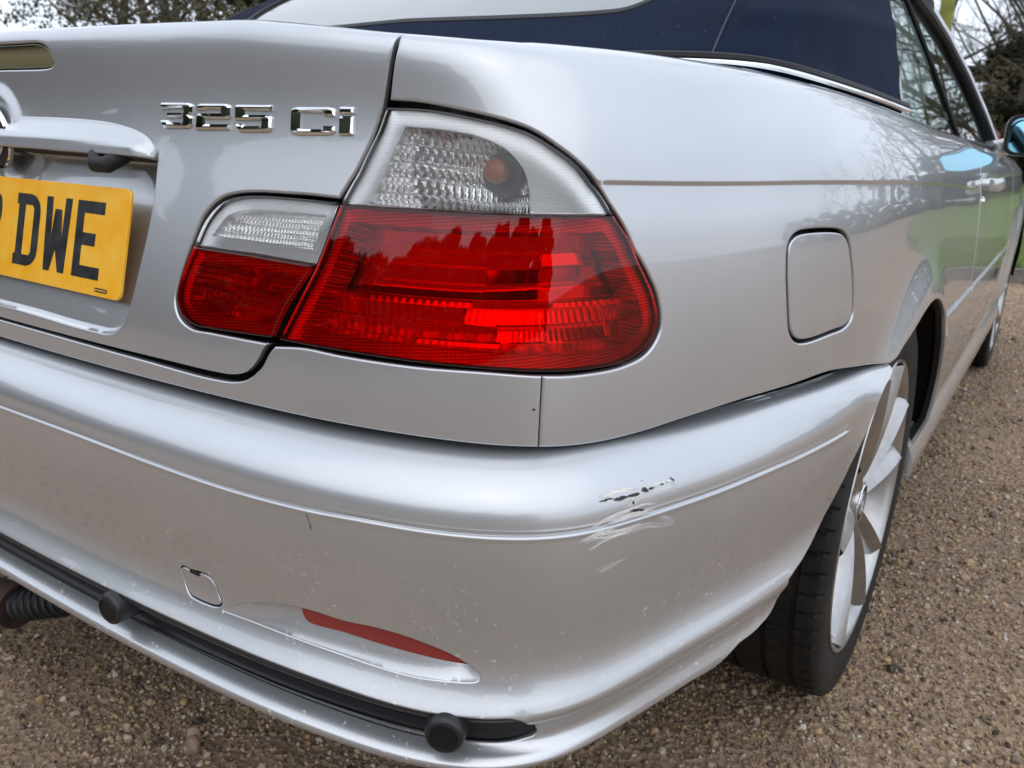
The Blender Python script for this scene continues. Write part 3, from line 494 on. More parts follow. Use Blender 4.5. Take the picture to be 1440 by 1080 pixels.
def tube(path,rad,n=8,cap=True):
    path=[Vector(p) for p in path];V=[];F=[];rs=rad if isinstance(rad,(list,tuple)) else [rad]*len(path);u=None
    for i,p in enumerate(path):
        t=(path[min(i+1,len(path)-1)]-path[max(i-1,0)]).normalized()
        if u is None: u=t.orthogonal().normalized()
        u=(u-t*u.dot(t)).normalized();w=t.cross(u)
        for k in range(n):
            a=2*math.pi*k/n;V.append(p+(u*math.cos(a)+w*math.sin(a))*rs[i])
    for i in range(len(path)-1):
        for k in range(n): F.append((i*n+k,i*n+(k+1)%n,(i+1)*n+(k+1)%n,(i+1)*n+k))
    if cap: F.append(tuple(range(n))[::-1]);F.append(tuple((len(path)-1)*n+k for k in range(n)))
    return V,F
class MB:
    def __init__(self): self.V=[];self.F=[]
    def add(self,vf):
        V,F=vf;k=len(self.V);self.V+=[tuple(v) for v in V];self.F+=[tuple(i+k for i in f) for f in F];return self
    def box(self,c,sz,R=None):
        V=[]
        for x in(-.5,.5):
            for y in(-.5,.5):
                for z in(-.5,.5):
                    p=Vector((x*sz[0],y*sz[1],z*sz[2]));p=(R@p if R else p)+Vector(c);V.append(p)
        return self.add((V,[(0,1,3,2),(4,6,7,5),(0,4,5,1),(2,3,7,6),(0,2,6,4),(1,5,7,3)]))
    def build(self,name,m,parent=CAR,smooth=True,deg=35,**p):
        o=mk(name,self.V,self.F,m,parent,smooth,**p)
        if smooth: sharp(o,deg)
        return o
# ============================================================ CAR BODY
def seg(*a): return [list(map(tuple,x)) for x in a]
BOOT=loop(U,D['boot'],True);QUART=loop(U,D['quarter']);TAIL=loop(U,[D['tail'][2],D['tail'][3],D['tail'][0],D['tail'][1]],True)
LIN=loop(U,D['lamp_in']);LOUT=loop(U,D['lamp_out']);FUEL=loop(U,D['fuel']);BRK=loop(U,D['brake'],True,.0025)
# swage crease along the flank: the upper panel overhangs the lower by a few millimetres
SWL,SWP=pd_line(U,[(.80,10.02)]+D['swage']+[(2.43,9.7),(3.2,9.6),(4.4,9.5),(5.2,9.4)])
swd=SD(SWP)
def swage(s,v,P):
    d=np.zeros(len(s));k=np.where((s>.78)&(v>8.0)&(v<10.8))[0]
    if len(k):
        t,i,al=swd.d(P[k]);w=np.where(t>0,0,0.)
        up=smooth01((.0021-t)/.0042);lo=1-smooth01((-t-.003)/.035);f=smooth01((s[k]-.80)/.04);d[k]=-.0020*up*np.where(t<-.0026,lo,1)*f
    return d
SWD=[(SWL2,(-.009,-.006,-.004,-.003,-.002,-.001,0,.001,.002,.003,.004,.006),.008) for SWL2 in [[(float(a),float(b)) for a,b in zip(*fromm(U,SWL))]]]
def dense_of(S,lines): return [(tom(S,l),w,st) for l,w,st in lines]
# --- boot lid with its number plate recess
REC=np.concatenate([cat(tom(U,D['recess']),.004),[[0,tom(U,D['recess'][-1:])[0,1]]]])
ztop=np.interp(9.95,np.arange(U.K),U.h)
def recess_poly():
    q=np.concatenate([[[0,ztop+.035],[REC[0,0],ztop+.035]],REC]);m=q[::-1]*[-1,1];return np.concatenate([q,m[(np.abs(m[:,0])>1e-6)]])
RP=recess_poly();RPs,RPv=fromm(U,REC);RK=kd_of(U.raw(RPs,RPv));
RPm=np.concatenate([REC,REC[::-1]*[-1,1]]);a_,b_=fromm(U,RPm);RK=kd_of(U.raw(a_,b_))
def boot_disp(s,v,P):
    q=np.stack([s,np.interp(v,np.arange(U.K),U.h)],1);d=np.zeros(len(s));k=np.where((np.abs(s)<.36)&(v>5)&(v<11.6))[0]
    if len(k):
        ins=inside(q[k],[RP]);dist=np.array([RK.find(p)[2] for p in P[k]])*np.where(ins,1,-1)
        t=smooth01((dist+.0035)/.0085);dep=.0045+.0215*np.clip((P[k,2]-.665)/.15,0,1);fade=1-smooth01((P[k,2]-.838)/.006);d[k]=-dep*t*fade
    # shallow swelling in the lid round the roundel
    r=np.hypot(P[:,0]+.022,(P[:,2]-.853));d+=.0045*(1-smooth01((r-.044)/.018))*(v<14)
    return d
def ringpts(r):
    o=[]
    for a in np.linspace(0,2*math.pi,73):
        x=-.022+r*math.cos(a);z=.853+r*math.sin(a);vv=np.linspace(6,14,240);zz=rawS(U,np.full(240,x),vv)[:,2];o.append((x,float(np.interp(z,zz,vv))))
    return o
ringl=[(ringpts(.053),(-.010,-.008,-.006,-.004,-.002,0,.002,.004,.006,.008,.010),.004)]
rl=[(float(x),float(y)) for x,y in zip(*fromm(U,REC))];rl2=[(-x,y) for x,y in rl]
boot=panel('boot_lid',U,[BOOT,offs(BRK,.0012)],M['paint'],disp=boot_disp,dense=dense_of(U,ringl+[(rl,(-.006,-.004,-.002,0,.002,.004,.006),.004),(rl2,(-.006,-.004,-.002,0,.002,.004,.006),.006)]),flange=.022)
# high brake light set in the lip
panel('brake_light',U,[BRK],M['beige'],base=.0012,flange=.010,roll=.0015,h=.006)
bb=panel('brake_light_housing',U,[offs(BRK,-.0005)],M['white'],base=.011,flange=.006,roll=.0,h=.008)
# --- tail panel, quarter panels
tail=panel('tail_panel',U,[TAIL],M['paint'],flange=.018)
fuelh=offs(FUEL,.0028)
quart=panel('rear_wing',U,[QUART,fuelh],M['paint'],disp=swage,dense=SWD and dense_of(U,SWD),flange=.014,h=.011,roll=.0024)
mirror_obj(quart)
flap=panel('fuel_flap',U,[offs(FUEL,-.0015)],M['paint'],flange=.009,roll=.0016,base=.0004)
# --- door, front wing, sill
def yzs(y,z):
    a=y+.6;b=6.
    for _ in range(40):
        f=lambda a,b:U.raw(np.array([a]),np.array([b]))[0][1:];f0=f(a,b);e=1e-4
        J=np.stack([(f(a+e,b)-f0)/e,(f(a,b+e)-f0)/e],1);d=np.linalg.solve(J+1e-9*np.eye(2),np.array([y,z])-f0);a+=float(np.clip(d[0],-.3,.3));b=float(np.clip(b+np.clip(d[1],-1,1),0,U.K-1.01))
    return (a,b)
DE=[(a+.006,b) for a,b in D['door_edge']]
sf=3.64
DOORL=loop(U,[DE,[(2.386,17.),(3.0,17.),(sf-.02,17.)],[(sf-.02,17.),(sf,12),(sf,8),(sf,4),(sf+.005,.85)],[(sf+.005,.85),(3.0,.85),(2.436,.85)]],step=.006)
door=panel('door',U,[DOORL],M['paint'],disp=swage,dense=dense_of(U,SWD),flange=.014,h=.022);mirror_obj(door)
arc=[yzs(3.712-.348*math.cos(t),.312+.348*math.sin(t)) for t in np.radians([176,160,140,120,100,80,60,40,20,4])]
WINGL=loop(U,[[(sf-.012,17.),(4.3,17.),(5.0,17)],[(5.0,17),(5.0,10),(5.0,3)],[(5.0,3),arc[0]],arc,[arc[-1],(sf+.012,.85)],[(sf+.012,.85),(sf+.008,4),(sf+.008,8),(sf+.008,12),(sf-.012,17.)]],step=.008)
wing=panel('front_wing',U,[WINGL],M['paint'],disp=swage,dense=dense_of(U,SWD),flange=.014,h=.03);mirror_obj(wing)
# sill skirts
b=MB();ys=np.linspace(1.30,3.40,22)
prof=[(.846,.345),(.860,.318),(.867,.298),(.868,.275),(.861,.260)]
V=[];F=[]
for i,y in enumerate(ys):
    f=.012*math.sin(math.pi*(y-1.30)/2.1)*0
    for x,z in prof: V.append((x-.004,y,z))
for i in range(len(ys)-1):
    for q in range(4): F.append((i*5+q,i*5+q+1,(i+1)*5+q+1,(i+1)*5+q))
F.append((0,1,2,3,4));F.append(tuple((len(ys)-1)*5+k for k in (4,3,2,1,0)))
b.add((V,F));sill=b.build('sill_skirt',M['paint'],deg=50);mirror_obj(sill)
# rubbing strips on the flank
ML=loop(U,[[(a,c) for a,c in D['mould'][0]],[D['mould'][0][-1],D['mould'][1][0]],D['mould'][1],[D['mould'][1][-1],D['mould'][0][0]]],step=.005)
def clipx(L,a,b_):
    L=L.copy();L[:,0]=np.clip(L[:,0],a,b_);return L
def strip(sa,sb):
    za=np.interp(.585,[.58,.59],[0,1]);ts=np.linspace(sa,sb,8)
    return loop(U,[[(float(s),4.02) for s in ts],[(float(ts[-1]),4.02),(float(ts[-1]),3.5)],[(float(s),3.5) for s in ts[::-1]],[(float(ts[0]),3.5),(float(ts[0]),4.02)]],step=.005)
for a,c in ((1.935,2.424),(2.436,sf-.006)):
    st=panel('rubbing_strip',U,[strip(a,c)],M['paint'],base=-.006,roll=.0045,flange=.008,h=.02);mirror_obj(st)
# --- rear bumper
BARCH=D['bumper_arch'];BL=D['bumper_low']
BOUT=loop(B,[[(0,.3),(.5,.3),(.9,.3),(BARCH[0][0],.3)],BARCH,BL,[BL[-1],(.9,23.3),(.7,23.6),(0,23.6)]],True)
SLOT=loop(B,D['slot'],True);TOW=loop(B,D['tow'],step=.002);RREC=loop(B,D['refl_recess'],step=.0025);RFL=loop(B,D['reflector'],step=.0025)
mirL=lambda L:(L[::-1]*[-1,1])
GR=D['groove'];GL_,GP=pd_line(B,GR);gd=SD(GP);ge=GR[-1][0]
def bump_disp(s,v,P):
    d=np.zeros(len(s));a=np.abs(s);k=np.where((v>4.5)&(v<7.6)&(a<ge+.01))[0]
    if len(k):
        Q=P[k].copy();Q[:,0]=np.abs(Q[:,0]);t,i,al=gd.d(Q);f=1-smooth01((a[k]-ge+.004)/.006)
        d[k]+=-.0022*np.exp(-(t/.00125)**2)*f+.0004*np.exp(-((np.abs(t)-.0032)/.0013)**2)*f
    return d
glm=[(float(x),float(y)) for x,y in zip(*fromm(B,GL_))];glr=[(-x,y) for x,y in glm]
gw=(-.0055,-.004,-.0028,-.002,-.0013,-.0007,0,.0007,.0013,.002,.0028,.004,.0055)
TOWH=offs(TOW,.0008)
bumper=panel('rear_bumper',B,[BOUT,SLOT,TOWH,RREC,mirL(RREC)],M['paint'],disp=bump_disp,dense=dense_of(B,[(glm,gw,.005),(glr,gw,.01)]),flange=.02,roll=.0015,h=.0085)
panel('tow_eye_cover',B,[offs(TOW,-.0006)],M['paint'],flange=.006,roll=.0012,h=.006)
b=MB();p=B.frame(np.array([.2975]),np.array([9.05]));s0,v0=D['tow'][0][2][0],D['tow'][0][2][1];p,_,_,n_=B.frame(np.array([s0+.006]),np.array([v0+.02]));b.box(tuple(p[0]-n_[0]*.002),(.013,.006,.0035));b.build('cover_slot',M['black'],smooth=False)
# black insert in the long slot
def ins_disp(s,v,P): return -.004*np.ones(len(s))
panel('slot_insert',B,[offs(SLOT,-.0004)],M['plastic'],disp=ins_disp,flange=.004,roll=.0015,h=.009)
# reflector recess: deepest under its upper edge, running out flush below
def rec_panel(L,RL,sgn):
    LS,LV=fromm(B,L);up=L[L[:,1]<np.interp(L[:,0],*zip(*sorted([(p[0],p[1]) for p in L[::max(1,len(L)//60)]])))] if False else L
    # upper and lower borders as functions of s
    xs=np.linspace(L[:,0].min(),L[:,0].max(),90);upb=[];lob=[]
    for x in xs:
        c=L[np.abs(L[:,0]-x)<.006][:,1];upb.append(c.min());lob.append(c.max())
    upb=gsm(np.array(upb)[:,None],2.)[:,0];lob=gsm(np.array(lob)[:,None],2.)[:,0]
    x0=xs[0] if sgn>0 else xs[-1];x1=xs[-1] if sgn>0 else xs[0]
    def disp(s,v,P):
        h=np.interp(v,np.arange(B.K),B.h);a=np.interp(s,xs,upb);b_=np.interp(s,xs,lob);t=np.clip((b_-h)/np.maximum(b_-a,1e-4),0,1.05)
        w=np.clip(np.abs(s-x0)/.10,0,1);w=smooth01(w);e_=smooth01(np.abs(s-x1)/.02)
        return -.0004-.0085*t*w*(.2+.8*e_)
    r=panel('reflector_recess',B,[offs(L,.0006)],M['paint'],disp=disp,flange=0,roll=0,h=.0035)
    def disp2(s,v,P): return disp(s,v,P)*.0-.0038
    q=panel('rear_reflector',B,[RL],M['redplastic'],disp=disp2,flange=.012,roll=.0014,h=.006)
rec_panel(RREC,RFL,1);rec_panel(mirL(RREC),mirL(RFL),-1)
# parking sensors standing proud of the slot
def sensor(px,py,pz,yaw):
    b=MB();b.add(lathe([(.0,0),(.0140,0),(.0162,.0014),(.0172,.0045),(.0176,.024),(.019,.034),(.020,.045)],28));ob=b.build('parking_sensor',M['plastic'],deg=40)
    f=MB();f.add(lathe([(.0,-.0003),(.0108,-.0003),(.0112,-.0012),(.0124,-.0012),(.0128,0.0006)],24));fo=f.build('sensor_face',M['seal'],ob)
    ob.matrix_local=Matrix.Translation(Vector((px,py,pz))-CARL)@Matrix.Rotation(yaw,4,'Z');return ob
for s,zs in ((.297,.4005),(.679,.3945)):
    for sg in (1,-1):
        nn=NG[np.argmin(np.abs(SG-s))];y0=np.interp(s,SG,CG[:,1]);x0=np.interp(s,SG,CG[:,0])
        c0=np.array([x0,y0])+nn*.018;sensor(sg*c0[0],c0[1],zs,math.atan2(-nn[1],-nn[0]*sg))
b=MB()
vs,V=D['vent'][0][0],[]
for ds,vv in ((-.0185,15.0),(.0150,15.0),(.0035,15.9),(-.0085,15.9)):
    p,_,_,n_=B.frame(np.array([vs+ds]),np.array([vv]));V+=[p[0]-n_[0]*.0030,p[0]-n_[0]*.009]
b.add((V,[(0,2,4,6),(1,7,5,3),(0,1,3,2),(2,3,5,4),(4,5,7,6),(6,7,1,0)]));b.build('vent',M['black'],smooth=False)
# ---------------------------------------------------------- tail lamps
def lamp(name,L,div,red_low=True,inner=None,depth=.05):
    """clear upper and red lower lens over a stepped chrome reflector"""
    root=panel(name,U,[offs(L,-.0003)],M['white'],base=depth,flange=0,roll=0,h=.02)
    # wall between the lens border and the back
    PB=U.frame(*fromm(U,L));n=len(L);V=np.concatenate([PB[0]-PB[3]*.004,PB[0]-PB[3]*depth]);F=[(i,(i+1)%n,n+(i+1)%n,n+i) for i in range(n)]
    mk('lamp_wall',V,F,M['black'],root)
    dv=tom(U,div);sl=np.argsort(dv[:,0]);dv=dv[sl];split=lambda x:np.interp(x,dv[:,0],dv[:,1])
    up=L[:,1]>split(L[:,0])
    def half(top):
        k=up if top else ~up;i0=np.where(k&~np.roll(k,1))[0][0];seq=np.roll(np.arange(n),-i0);seq=seq[k[seq]];A=L[seq];g=.0002 if top else -.0002
        a,b_=A[-1],A[0];xs=np.linspace(a[0],b_[0],max(3,int(abs(a[0]-b_[0])/.003)));ln=np.stack([xs,split(xs)+g],1);return np.concatenate([A,ln])
    HU,HL=half(True),half(False)
    def bulge(s,v,P): return np.full(len(s),.0012)
    panel('clear_lens',U,[HU],M['clear'],root,disp=bulge,flange=.004,roll=.0018,h=.006,edge=M['clear'])
    panel('red_lens',U,[HL],M['red'],root,disp=bulge,flange=.004,roll=.0018,h=.006,edge=M['red'])
    return root,HU,HL,split
def inset(L,d):
    q=offs(L,-d);k=[]
    kd=kdtree.KDTree(len(L))
    for i,p in enumerate(L): kd.insert((p[0],p[1],0),i)
    kd.balance()
    q=np.array([p for p in q if kd.find((p[0],p[1],0))[2]>d*.93]);d_=np.linalg.norm(q-np.roll(q,1,0),axis=1);return q[d_>.0006]
def shelf(root,L,hole,m,base,nm='lens_border'):
    return panel(nm,U,[inset(L,.0014),hole],m,root,base=base,flange=.03,roll=.0008,h=.006,edge=m)
def facets(root,L,base,fn,m,nm='reflector',h=.0022):
    return panel(nm,U,[L],m,root,base=base,disp=fn,flange=0,roll=0,h=h)
def hsh(a): return np.modf(np.abs(np.sin(a*12.9898)*43758.5453))[0]
def step_red(zl,zh):
    zm=zl+.46*(zh-zl)
    def f(s,v,P):
        z=P[:,2];ph=.014;r=np.floor((z-zl)/ph);w=.07+.09*hsh(r*1.7+.3);x=(s+hsh(r+.6)*.13)/w;c=np.floor(x);q=hsh(r*3.1+c*7.7);fz=(z-zl)/ph-r;fs=x-c
        low=-np.where(q<.60,.0042+.0026*hsh(q*9),-.003)*(fz-.5)+.005*(q-.5)+.0045*(fs-.5)*(hsh(c*5.3+r)-.5)+.0007*np.abs(np.modf(s/.0085)[0]-.5)
        t=np.clip((z-zm)/(zh-zm),0,1);g=np.floor(t*4.2);up=-.016+.011*t+np.where(hsh(g*1.3+np.floor(s/.085)*3.3)<.10,-.0030,.0012)*(np.modf(t*4.2)[0]-.5)
        return np.where(z<zm,low,up)
    return f
def cols(s,z,pc,pr,k):
    a=np.modf(s/pc)[0];r=np.modf(z/pr)[0]-.5;return np.where(a<.5,-k,k*.8)*r+.0008*np.abs(a-.5)
def step_fine(s,v,P): return cols(s,P[:,2],.0046,.0095,.0036)+.004*np.sin(s*40)
# inner lamp, on the boot lid
root,HU,HL,sp=lamp('inner_lamp',LIN,D['div_in'],depth=.042)
hu=inset(HU,.0115);shelf(root,HU,hu,M['ribbed'],.005);facets(root,hu,.014,step_fine,M['reflector'],h=.00085)
hl=inset(HL,.0115);shelf(root,HL,hl,M['reflex'],.005);facets(root,hl,.024,step_red(.69,.765),M['reflector'],h=.0014)
mirror_obj(root)
# outer lamp, on the wing
root,HU,HL,sp=lamp('outer_lamp',LOUT,D['div_out'],depth=.075)
BA=loop(U,[D['bulb_area'][:6],[D['bulb_area'][5],D['bulb_area'][6],D['bulb_area'][7]],D['bulb_area'][7:]+D['bulb_area'][:1]],step=.003)
BA=offs(BA,-.001);shelf(root,HU,BA,M['ribbed'],.005)
bc=np.array([.690,np.interp(10.35,np.arange(U.K),U.h)])
def bowl(s,v,P):
    h=np.interp(v,np.arange(U.K),U.h);r=np.hypot((s-bc[0])*.85,(h-bc[1])*1.2);z=P[:,2]
    return -.045*np.clip(1-(r/.075)**2,0,1)-.008+cols(s,z,.0064,.0125,.0046)
facets(root,BA,.006,bowl,M['reflector'],h=.0012)
s_,v_=bc[0],10.35;pc,_,_,nc=U.frame(np.array([s_]),np.array([v_]));pc=pc[0];nc=nc[0]
def orient(ob,p,n):
    q=Vector(n).to_track_quat('X','Z').to_matrix().to_4x4();ob.data.transform(Matrix.Translation(Vector(p))@q)
bu=MB();bu.add(lathe([(0,.024),(.005,.0233),(.0085,.021),(.0102,.016),(.0102,.010),(.008,.003),(.0075,-.012)],20));bo=bu.build('bulb',M['amber'],root);orient(bo,pc-nc*.040,nc)
bu=MB();bu.add(lathe([(.0,.001),(.0165,.001),(.0175,-.002),(.0175,-.010)],24));bo=bu.build('bulb_holder',M['plastic'],root);orient(bo,pc-nc*.041,nc)
hl=inset(HL,.013);shelf(root,HL,hl,M['reflex'],.006);facets(root,hl,.030,step_red(.695,.80),M['reflector'],h=.0015)
mirror_obj(root)
# ---------------------------------------------------------- boot handle strip over the plate
HT=cat(tom(U,[(0,D['handle_top'][0][1])]+D['handle_top']),.003);HB=cat(tom(U,D['handle_bot']+[(0,D['handle_bot'][-1][1]+.02)]),.003)
HLr=np.concatenate([HT,HB[1:]]);hm=HLr[::-1]*[-1,1];HL2=np.concatenate([HLr,hm[np.abs(hm[:,0])>1e-6]])
htx=HT[np.argsort(HT[:,0])];hbx=HB[np.argsort(HB[:,0])];smx=HT[:,0].max()
def hdisp(s,v,P):
    a=np.abs(s);h=np.interp(v,np.arange(U.K),U.h);t=np.interp(a,htx[:,0],htx[:,1]);b_=np.interp(a,hbx[:,0],hbx[:,1])
    u=np.clip((t-h)/np.maximum(t-b_,.004),0,1);e_=smooth01((smx-a)/.02)
    return .0012+(.0120*smooth01(u/.72)*(u<.72)+(u>=.72)*(.0120-.002*(u-.72)))*(.45+.55*e_)
panel('boot_handle',U,[HL2],M['paint'],disp=hdisp,flange=.03,roll=.0016,h=.004)
b=MB();b.add(tube([(.21-.022,.122,.848),(.21-.016,.106,.838),(.21-.004,.099,.830),(.21+.010,.101,.830),(.21+.020,.112,.838),(.21+.026,.125,.846)],[.006,.0075,.0085,.0085,.008,.006],12));b.build('boot_release',M['black'])
# roundel above the strip
b=MB();zc=.853;yc=float(rawS(U,[0.],[np.interp(zc,rawS(U,np.zeros(200),np.linspace(6,14,200))[:,2],np.linspace(6,14,200))])[0][1])
R_=Matrix.Rotation(-math.pi/2,4,'Z')@Matrix.Rotation(0,4,'Y')
def ringm(nm,prof,m,par,sect=None):
    b=MB()
    if sect is None: b.add(lathe(prof,64))
    else:
        for a in sect: b.add(lathe(prof,16,a0=a,a1=a+math.pi/2,closed=False))
    return b.build(nm,m,par)
def roundel(parent,Mx,k=1.):
    r=ringm('roundel',[(.0375*k,-.003*k),(.041*k,-.003*k),(.041*k,.001*k),(.0395*k,.0028*k),(.0375*k,.002*k)],M['chrome'],parent);r.matrix_local=Mx
    ringm('badge_ring',[(.024*k,.0016*k),(.0375*k,.0018*k)],M['black'],r)
    ringm('inner_ring',[(.0225*k,.0018*k),(.024*k,.0026*k),(.0252*k,.0018*k)],M['chrome'],r)
    ringm('blue_quarter',[(0,.0018*k),(.023*k,.0018*k)],M['blue'],r,(0,math.pi));ringm('white_quarter',[(0,.0018*k),(.023*k,.0018*k)],M['badgewhite'],r,(math.pi/2,3*math.pi/2))
    return r
roundel(CAR,Matrix.Translation(Vector((-.022,yc-.0055,zc))-CARL)@Matrix.Rotation(-math.pi/2,4,'Z')@Matrix.Rotation(.12,4,'Y'),.92)
# ---------------------------------------------------------- lettering
def letter(name,polys,place,parent,m,th,cham=0,chz=0):
    """polys: list of outlines (outer, holes...) in 2d; place(x,y,h)->3d; chamfered relief"""
    V=[];F=[]
    for rings in polys:
        rings=[np.array(r,float) for r in rings];lv=[]
        if cham:
            tops=[]
            for j,r in enumerate(rings):
                if (area(r)>0)!=(j==0): r=r[::-1];rings[j]=r
                e=np.roll(r,-1,0)-r;e/=np.linalg.norm(e,axis=1)[:,None];nl=np.stack([-e[:,1],e[:,0]],1);pn=np.roll(nl,1,0);mt=nl+pn;mt/=np.maximum((mt*nl).sum(1),.35)[:,None];tops.append(r+mt*cham)
        else: tops=rings
        base=len(V)
        for rs,hh in ((rings,0),(rings,th-chz if cham else th),(tops,th)):
            if not cham and rs is tops and hh==th and len(lv)==2: break
            st=[]
            for r in rs:
                st.append(len(V))
                for x,y in r: V.append(place(x,y,hh))
            lv.append(st)
        for a,b_ in zip(lv[:-1],lv[1:]):
            for j,r in enumerate(rings):
                n=len(r)
                for i in range(n): F.append((a[j]+i,a[j]+(i+1)%n,b_[j]+(i+1)%n,b_[j]+i))
        tr=tessellate_polygon([[Vector((x,y,0)) for x,y in r] for r in tops]);off=lv[-1][0]
        for t in tr: F.append(tuple(off+i for i in t))
    o=mk(name,V,F,m,parent,False);sharp(o,25);return o
def bev(pts,r):
    """cut corners of an outline: pts (x,y[,r])"""
    o=[];n=len(pts)
    for i in range(n):
        p=np.array(pts[i][:2],float);rr=pts[i][2] if len(pts[i])>2 else r;a=np.array(pts[i-1][:2],float);b_=np.array(pts[(i+1)%n][:2],float)
        if rr<=0: o.append(tuple(p));continue
        o.append(tuple(p+(a-p)/np.linalg.norm(a-p)*rr));
        q=p+((a-p)/np.linalg.norm(a-p)+(b_-p)/np.linalg.norm(b_-p))*rr*.29;o.append(tuple(q));o.append(tuple(p+(b_-p)/np.linalg.norm(b_-p)*rr))
    return o
k=.27;w=1.0
GLY={'3':[[bev([(0,1),(w-.0,1,.14),(w,.55,.06),(w-.07,.5,0),(w,.45,.06),(w,0,.14),(0.1,0,.10),(0,.30,0),(.24,.30,0),(.28,k*.8,0),(w-k,k*.8,.04),(w-k,.41,.03),(.2,.41,0),(.2,.60,0),(w-k,.60,.03),(w-k,1-k*.8,.03),(.26,1-k*.8,0),(.24,.74,0),(0,.74,0)],0)]],
'2':[[bev([(0,1,.12),(w,1,.14),(w,.40,.12),(k,.40,0),(k,k*.78,0),(w,k*.78,0),(w,0,0),(0,0,0),(0,.62,.10),(w-k,.62,0),(w-k,1-k*.8,0),(k,1-k*.8,0),(.22,.74,0),(0,.74,0)],0)]],
'5':[[bev([(0,1,.03),(w,1,.03),(w,1-k*.8,0),(k,1-k*.8,0),(k,.62,0),(w,.62,.14),(w,0,.14),(.1,0,.1),(0,.28,0),(.22,.28,0),(.26,k*.8,0),(w-k,k*.8,.03),(w-k,.42,.03),(0,.42,0)],0)]],
'C':[[bev([(0,1,.14),(w,1,.14),(w,.66,0),(w-.24,.66,0),(w-.24,1-k*.75,.02),(.22,1-k*.75,.02),(.22,k*.75,.02),(w-.26,k*.75,.02),(w-.26,.32,0),(w,.32,0),(w,0,.14),(0,0,.14)],0)]],
'i':[[bev([(0,1,.05),(w,1,.05),(w,.74,.05),(0,.74,.05)],0)],[bev([(0,.66,.05),(w,.66,.05),(w,0,.05),(0,0,.05)],0)]]}
badge=bpy.data.objects.new('model_badge',None);COL.objects.link(badge);badge.parent=CAR;badge.location=-CARL
for ch,q in D['glyph'].items():
    q=[tuple(x) for x in q];TL,TR,BRr,BLl=[np.array(x) for x in q];wm=abs(TR[0]-TL[0]);hm_=.0225
    def place(x,y,h,TL=TL,TR=TR,BRr=BRr,BLl=BLl):
        p=(TL*(1-x)+TR*x)*y+(BLl*(1-x)+BRr*x)*(1-y);P,_,_,n=U.frame(p[:1],p[1:]);return P[0]+n[0]*(h-.0003)
    polys=[]
    for rings in GLY[ch]: polys.append([[(x,y) for x,y in r] for r in rings])
    sc=np.array([wm,hm_])
    polys=[[[(x*wm,y*hm_) for x,y in r] for r in rg] for rg in polys]
    letter('badge_letter',polys,lambda x,y,h,pl=place,a=wm,b_=hm_:pl(x/a,y/b_,h),badge,M['chrome'],.0034,.0019,.0017)
# number plate
PT=Matrix.Translation(Vector((0,0.0885,0.7543))-CARL)@Matrix.Rotation(-0.2251,4,'X')
def rrect(w,h,r,n=6):
    o=[]
    for cx,cy,a0 in ((w/2-r,h/2-r,0),(-w/2+r,h/2-r,90),(-w/2+r,-h/2+r,180),(w/2-r,-h/2+r,270)):
        for i in range(n+1): a=math.radians(a0+90*i/n);o.append((cx+r*math.cos(a),cy+r*math.sin(a)))
    return o
flat=lambda x,y,h:(x,-h,y)
plate=letter('number_plate',[[rrect(.52,.111,.009)]],lambda x,y,h:(x,-h+.003,y),CAR,M['plate'],.003,.0006,.0006);plate.matrix_local=PT
t=.014
def sx(p,x0): return [(x0+x,y-.0395) for x,y in p]
D_=[[bev([(.0,.079,0),(.040,.079,.010),(.050,.066,.006),(.050,.013,.006),(.040,0,.010),(0,0,0),(0,.012,0),(.004,.012,0),(.004,.067,0),(0,.067,0)],0),[(.018,.067),(.033,.067),(.0365,.063),(.0365,.016),(.033,.012),(.018,.012)]]]
E_=[[[(0,.079),(.050,.079),(.050,.0665),(.0135,.0665),(.0135,.0465),(.0375,.0465),(.0375,.0335),(.0135,.0335),(.0135,.0125),(.050,.0125),(.050,0),(0,0)]]]
W_=[[[(0,.079),(.0125,.079),(.0145,.036),(.0185,.0665),(.0315,.0665),(.0355,.036),(.0375,.079),(.050,.079),(.0455,0),(.0335,0),(.025,.020+.004),(.0165,0),(.0045,0)]]]
T_=[[bev([(0,.068,0),(.010,.079,.003),(.040,.079,.010),(.050,.069,.008),(.050,.044,.008),(.0135,.0215,0),(.0135,.0125,0),(.050,.0125,0),(.050,0,0),(0,0,0),(0,.026,.004),(.0365,.049,.004),(.0365,.062,.006),(.033,.0665,0),(.014,.0665,0),(.0125,.058,0),(0,.058,0)],0)]]
for g,x0 in ((D_,.047),(W_,.108),(E_,.169),(T_,-.036)):
    letter('plate_letter',[[sx(r,x0) for r in rg] for rg in g],lambda x,y,h:(x,-h-.00005,y),plate,M['ink'],.00025)
b=MB();b.box((.226,-.0002,-.0488),(.0215,.0003,.0042));b.build('plate_imprint',M['ink'],plate,smooth=False)
b=MB()
for i in range(7): b.box((.2175+.0028*i,-.0004,-.0488),(.0014 if i%3 else .0020,.0002,.0018))
b.build('imprint_letter',M['plate'],plate,smooth=False)
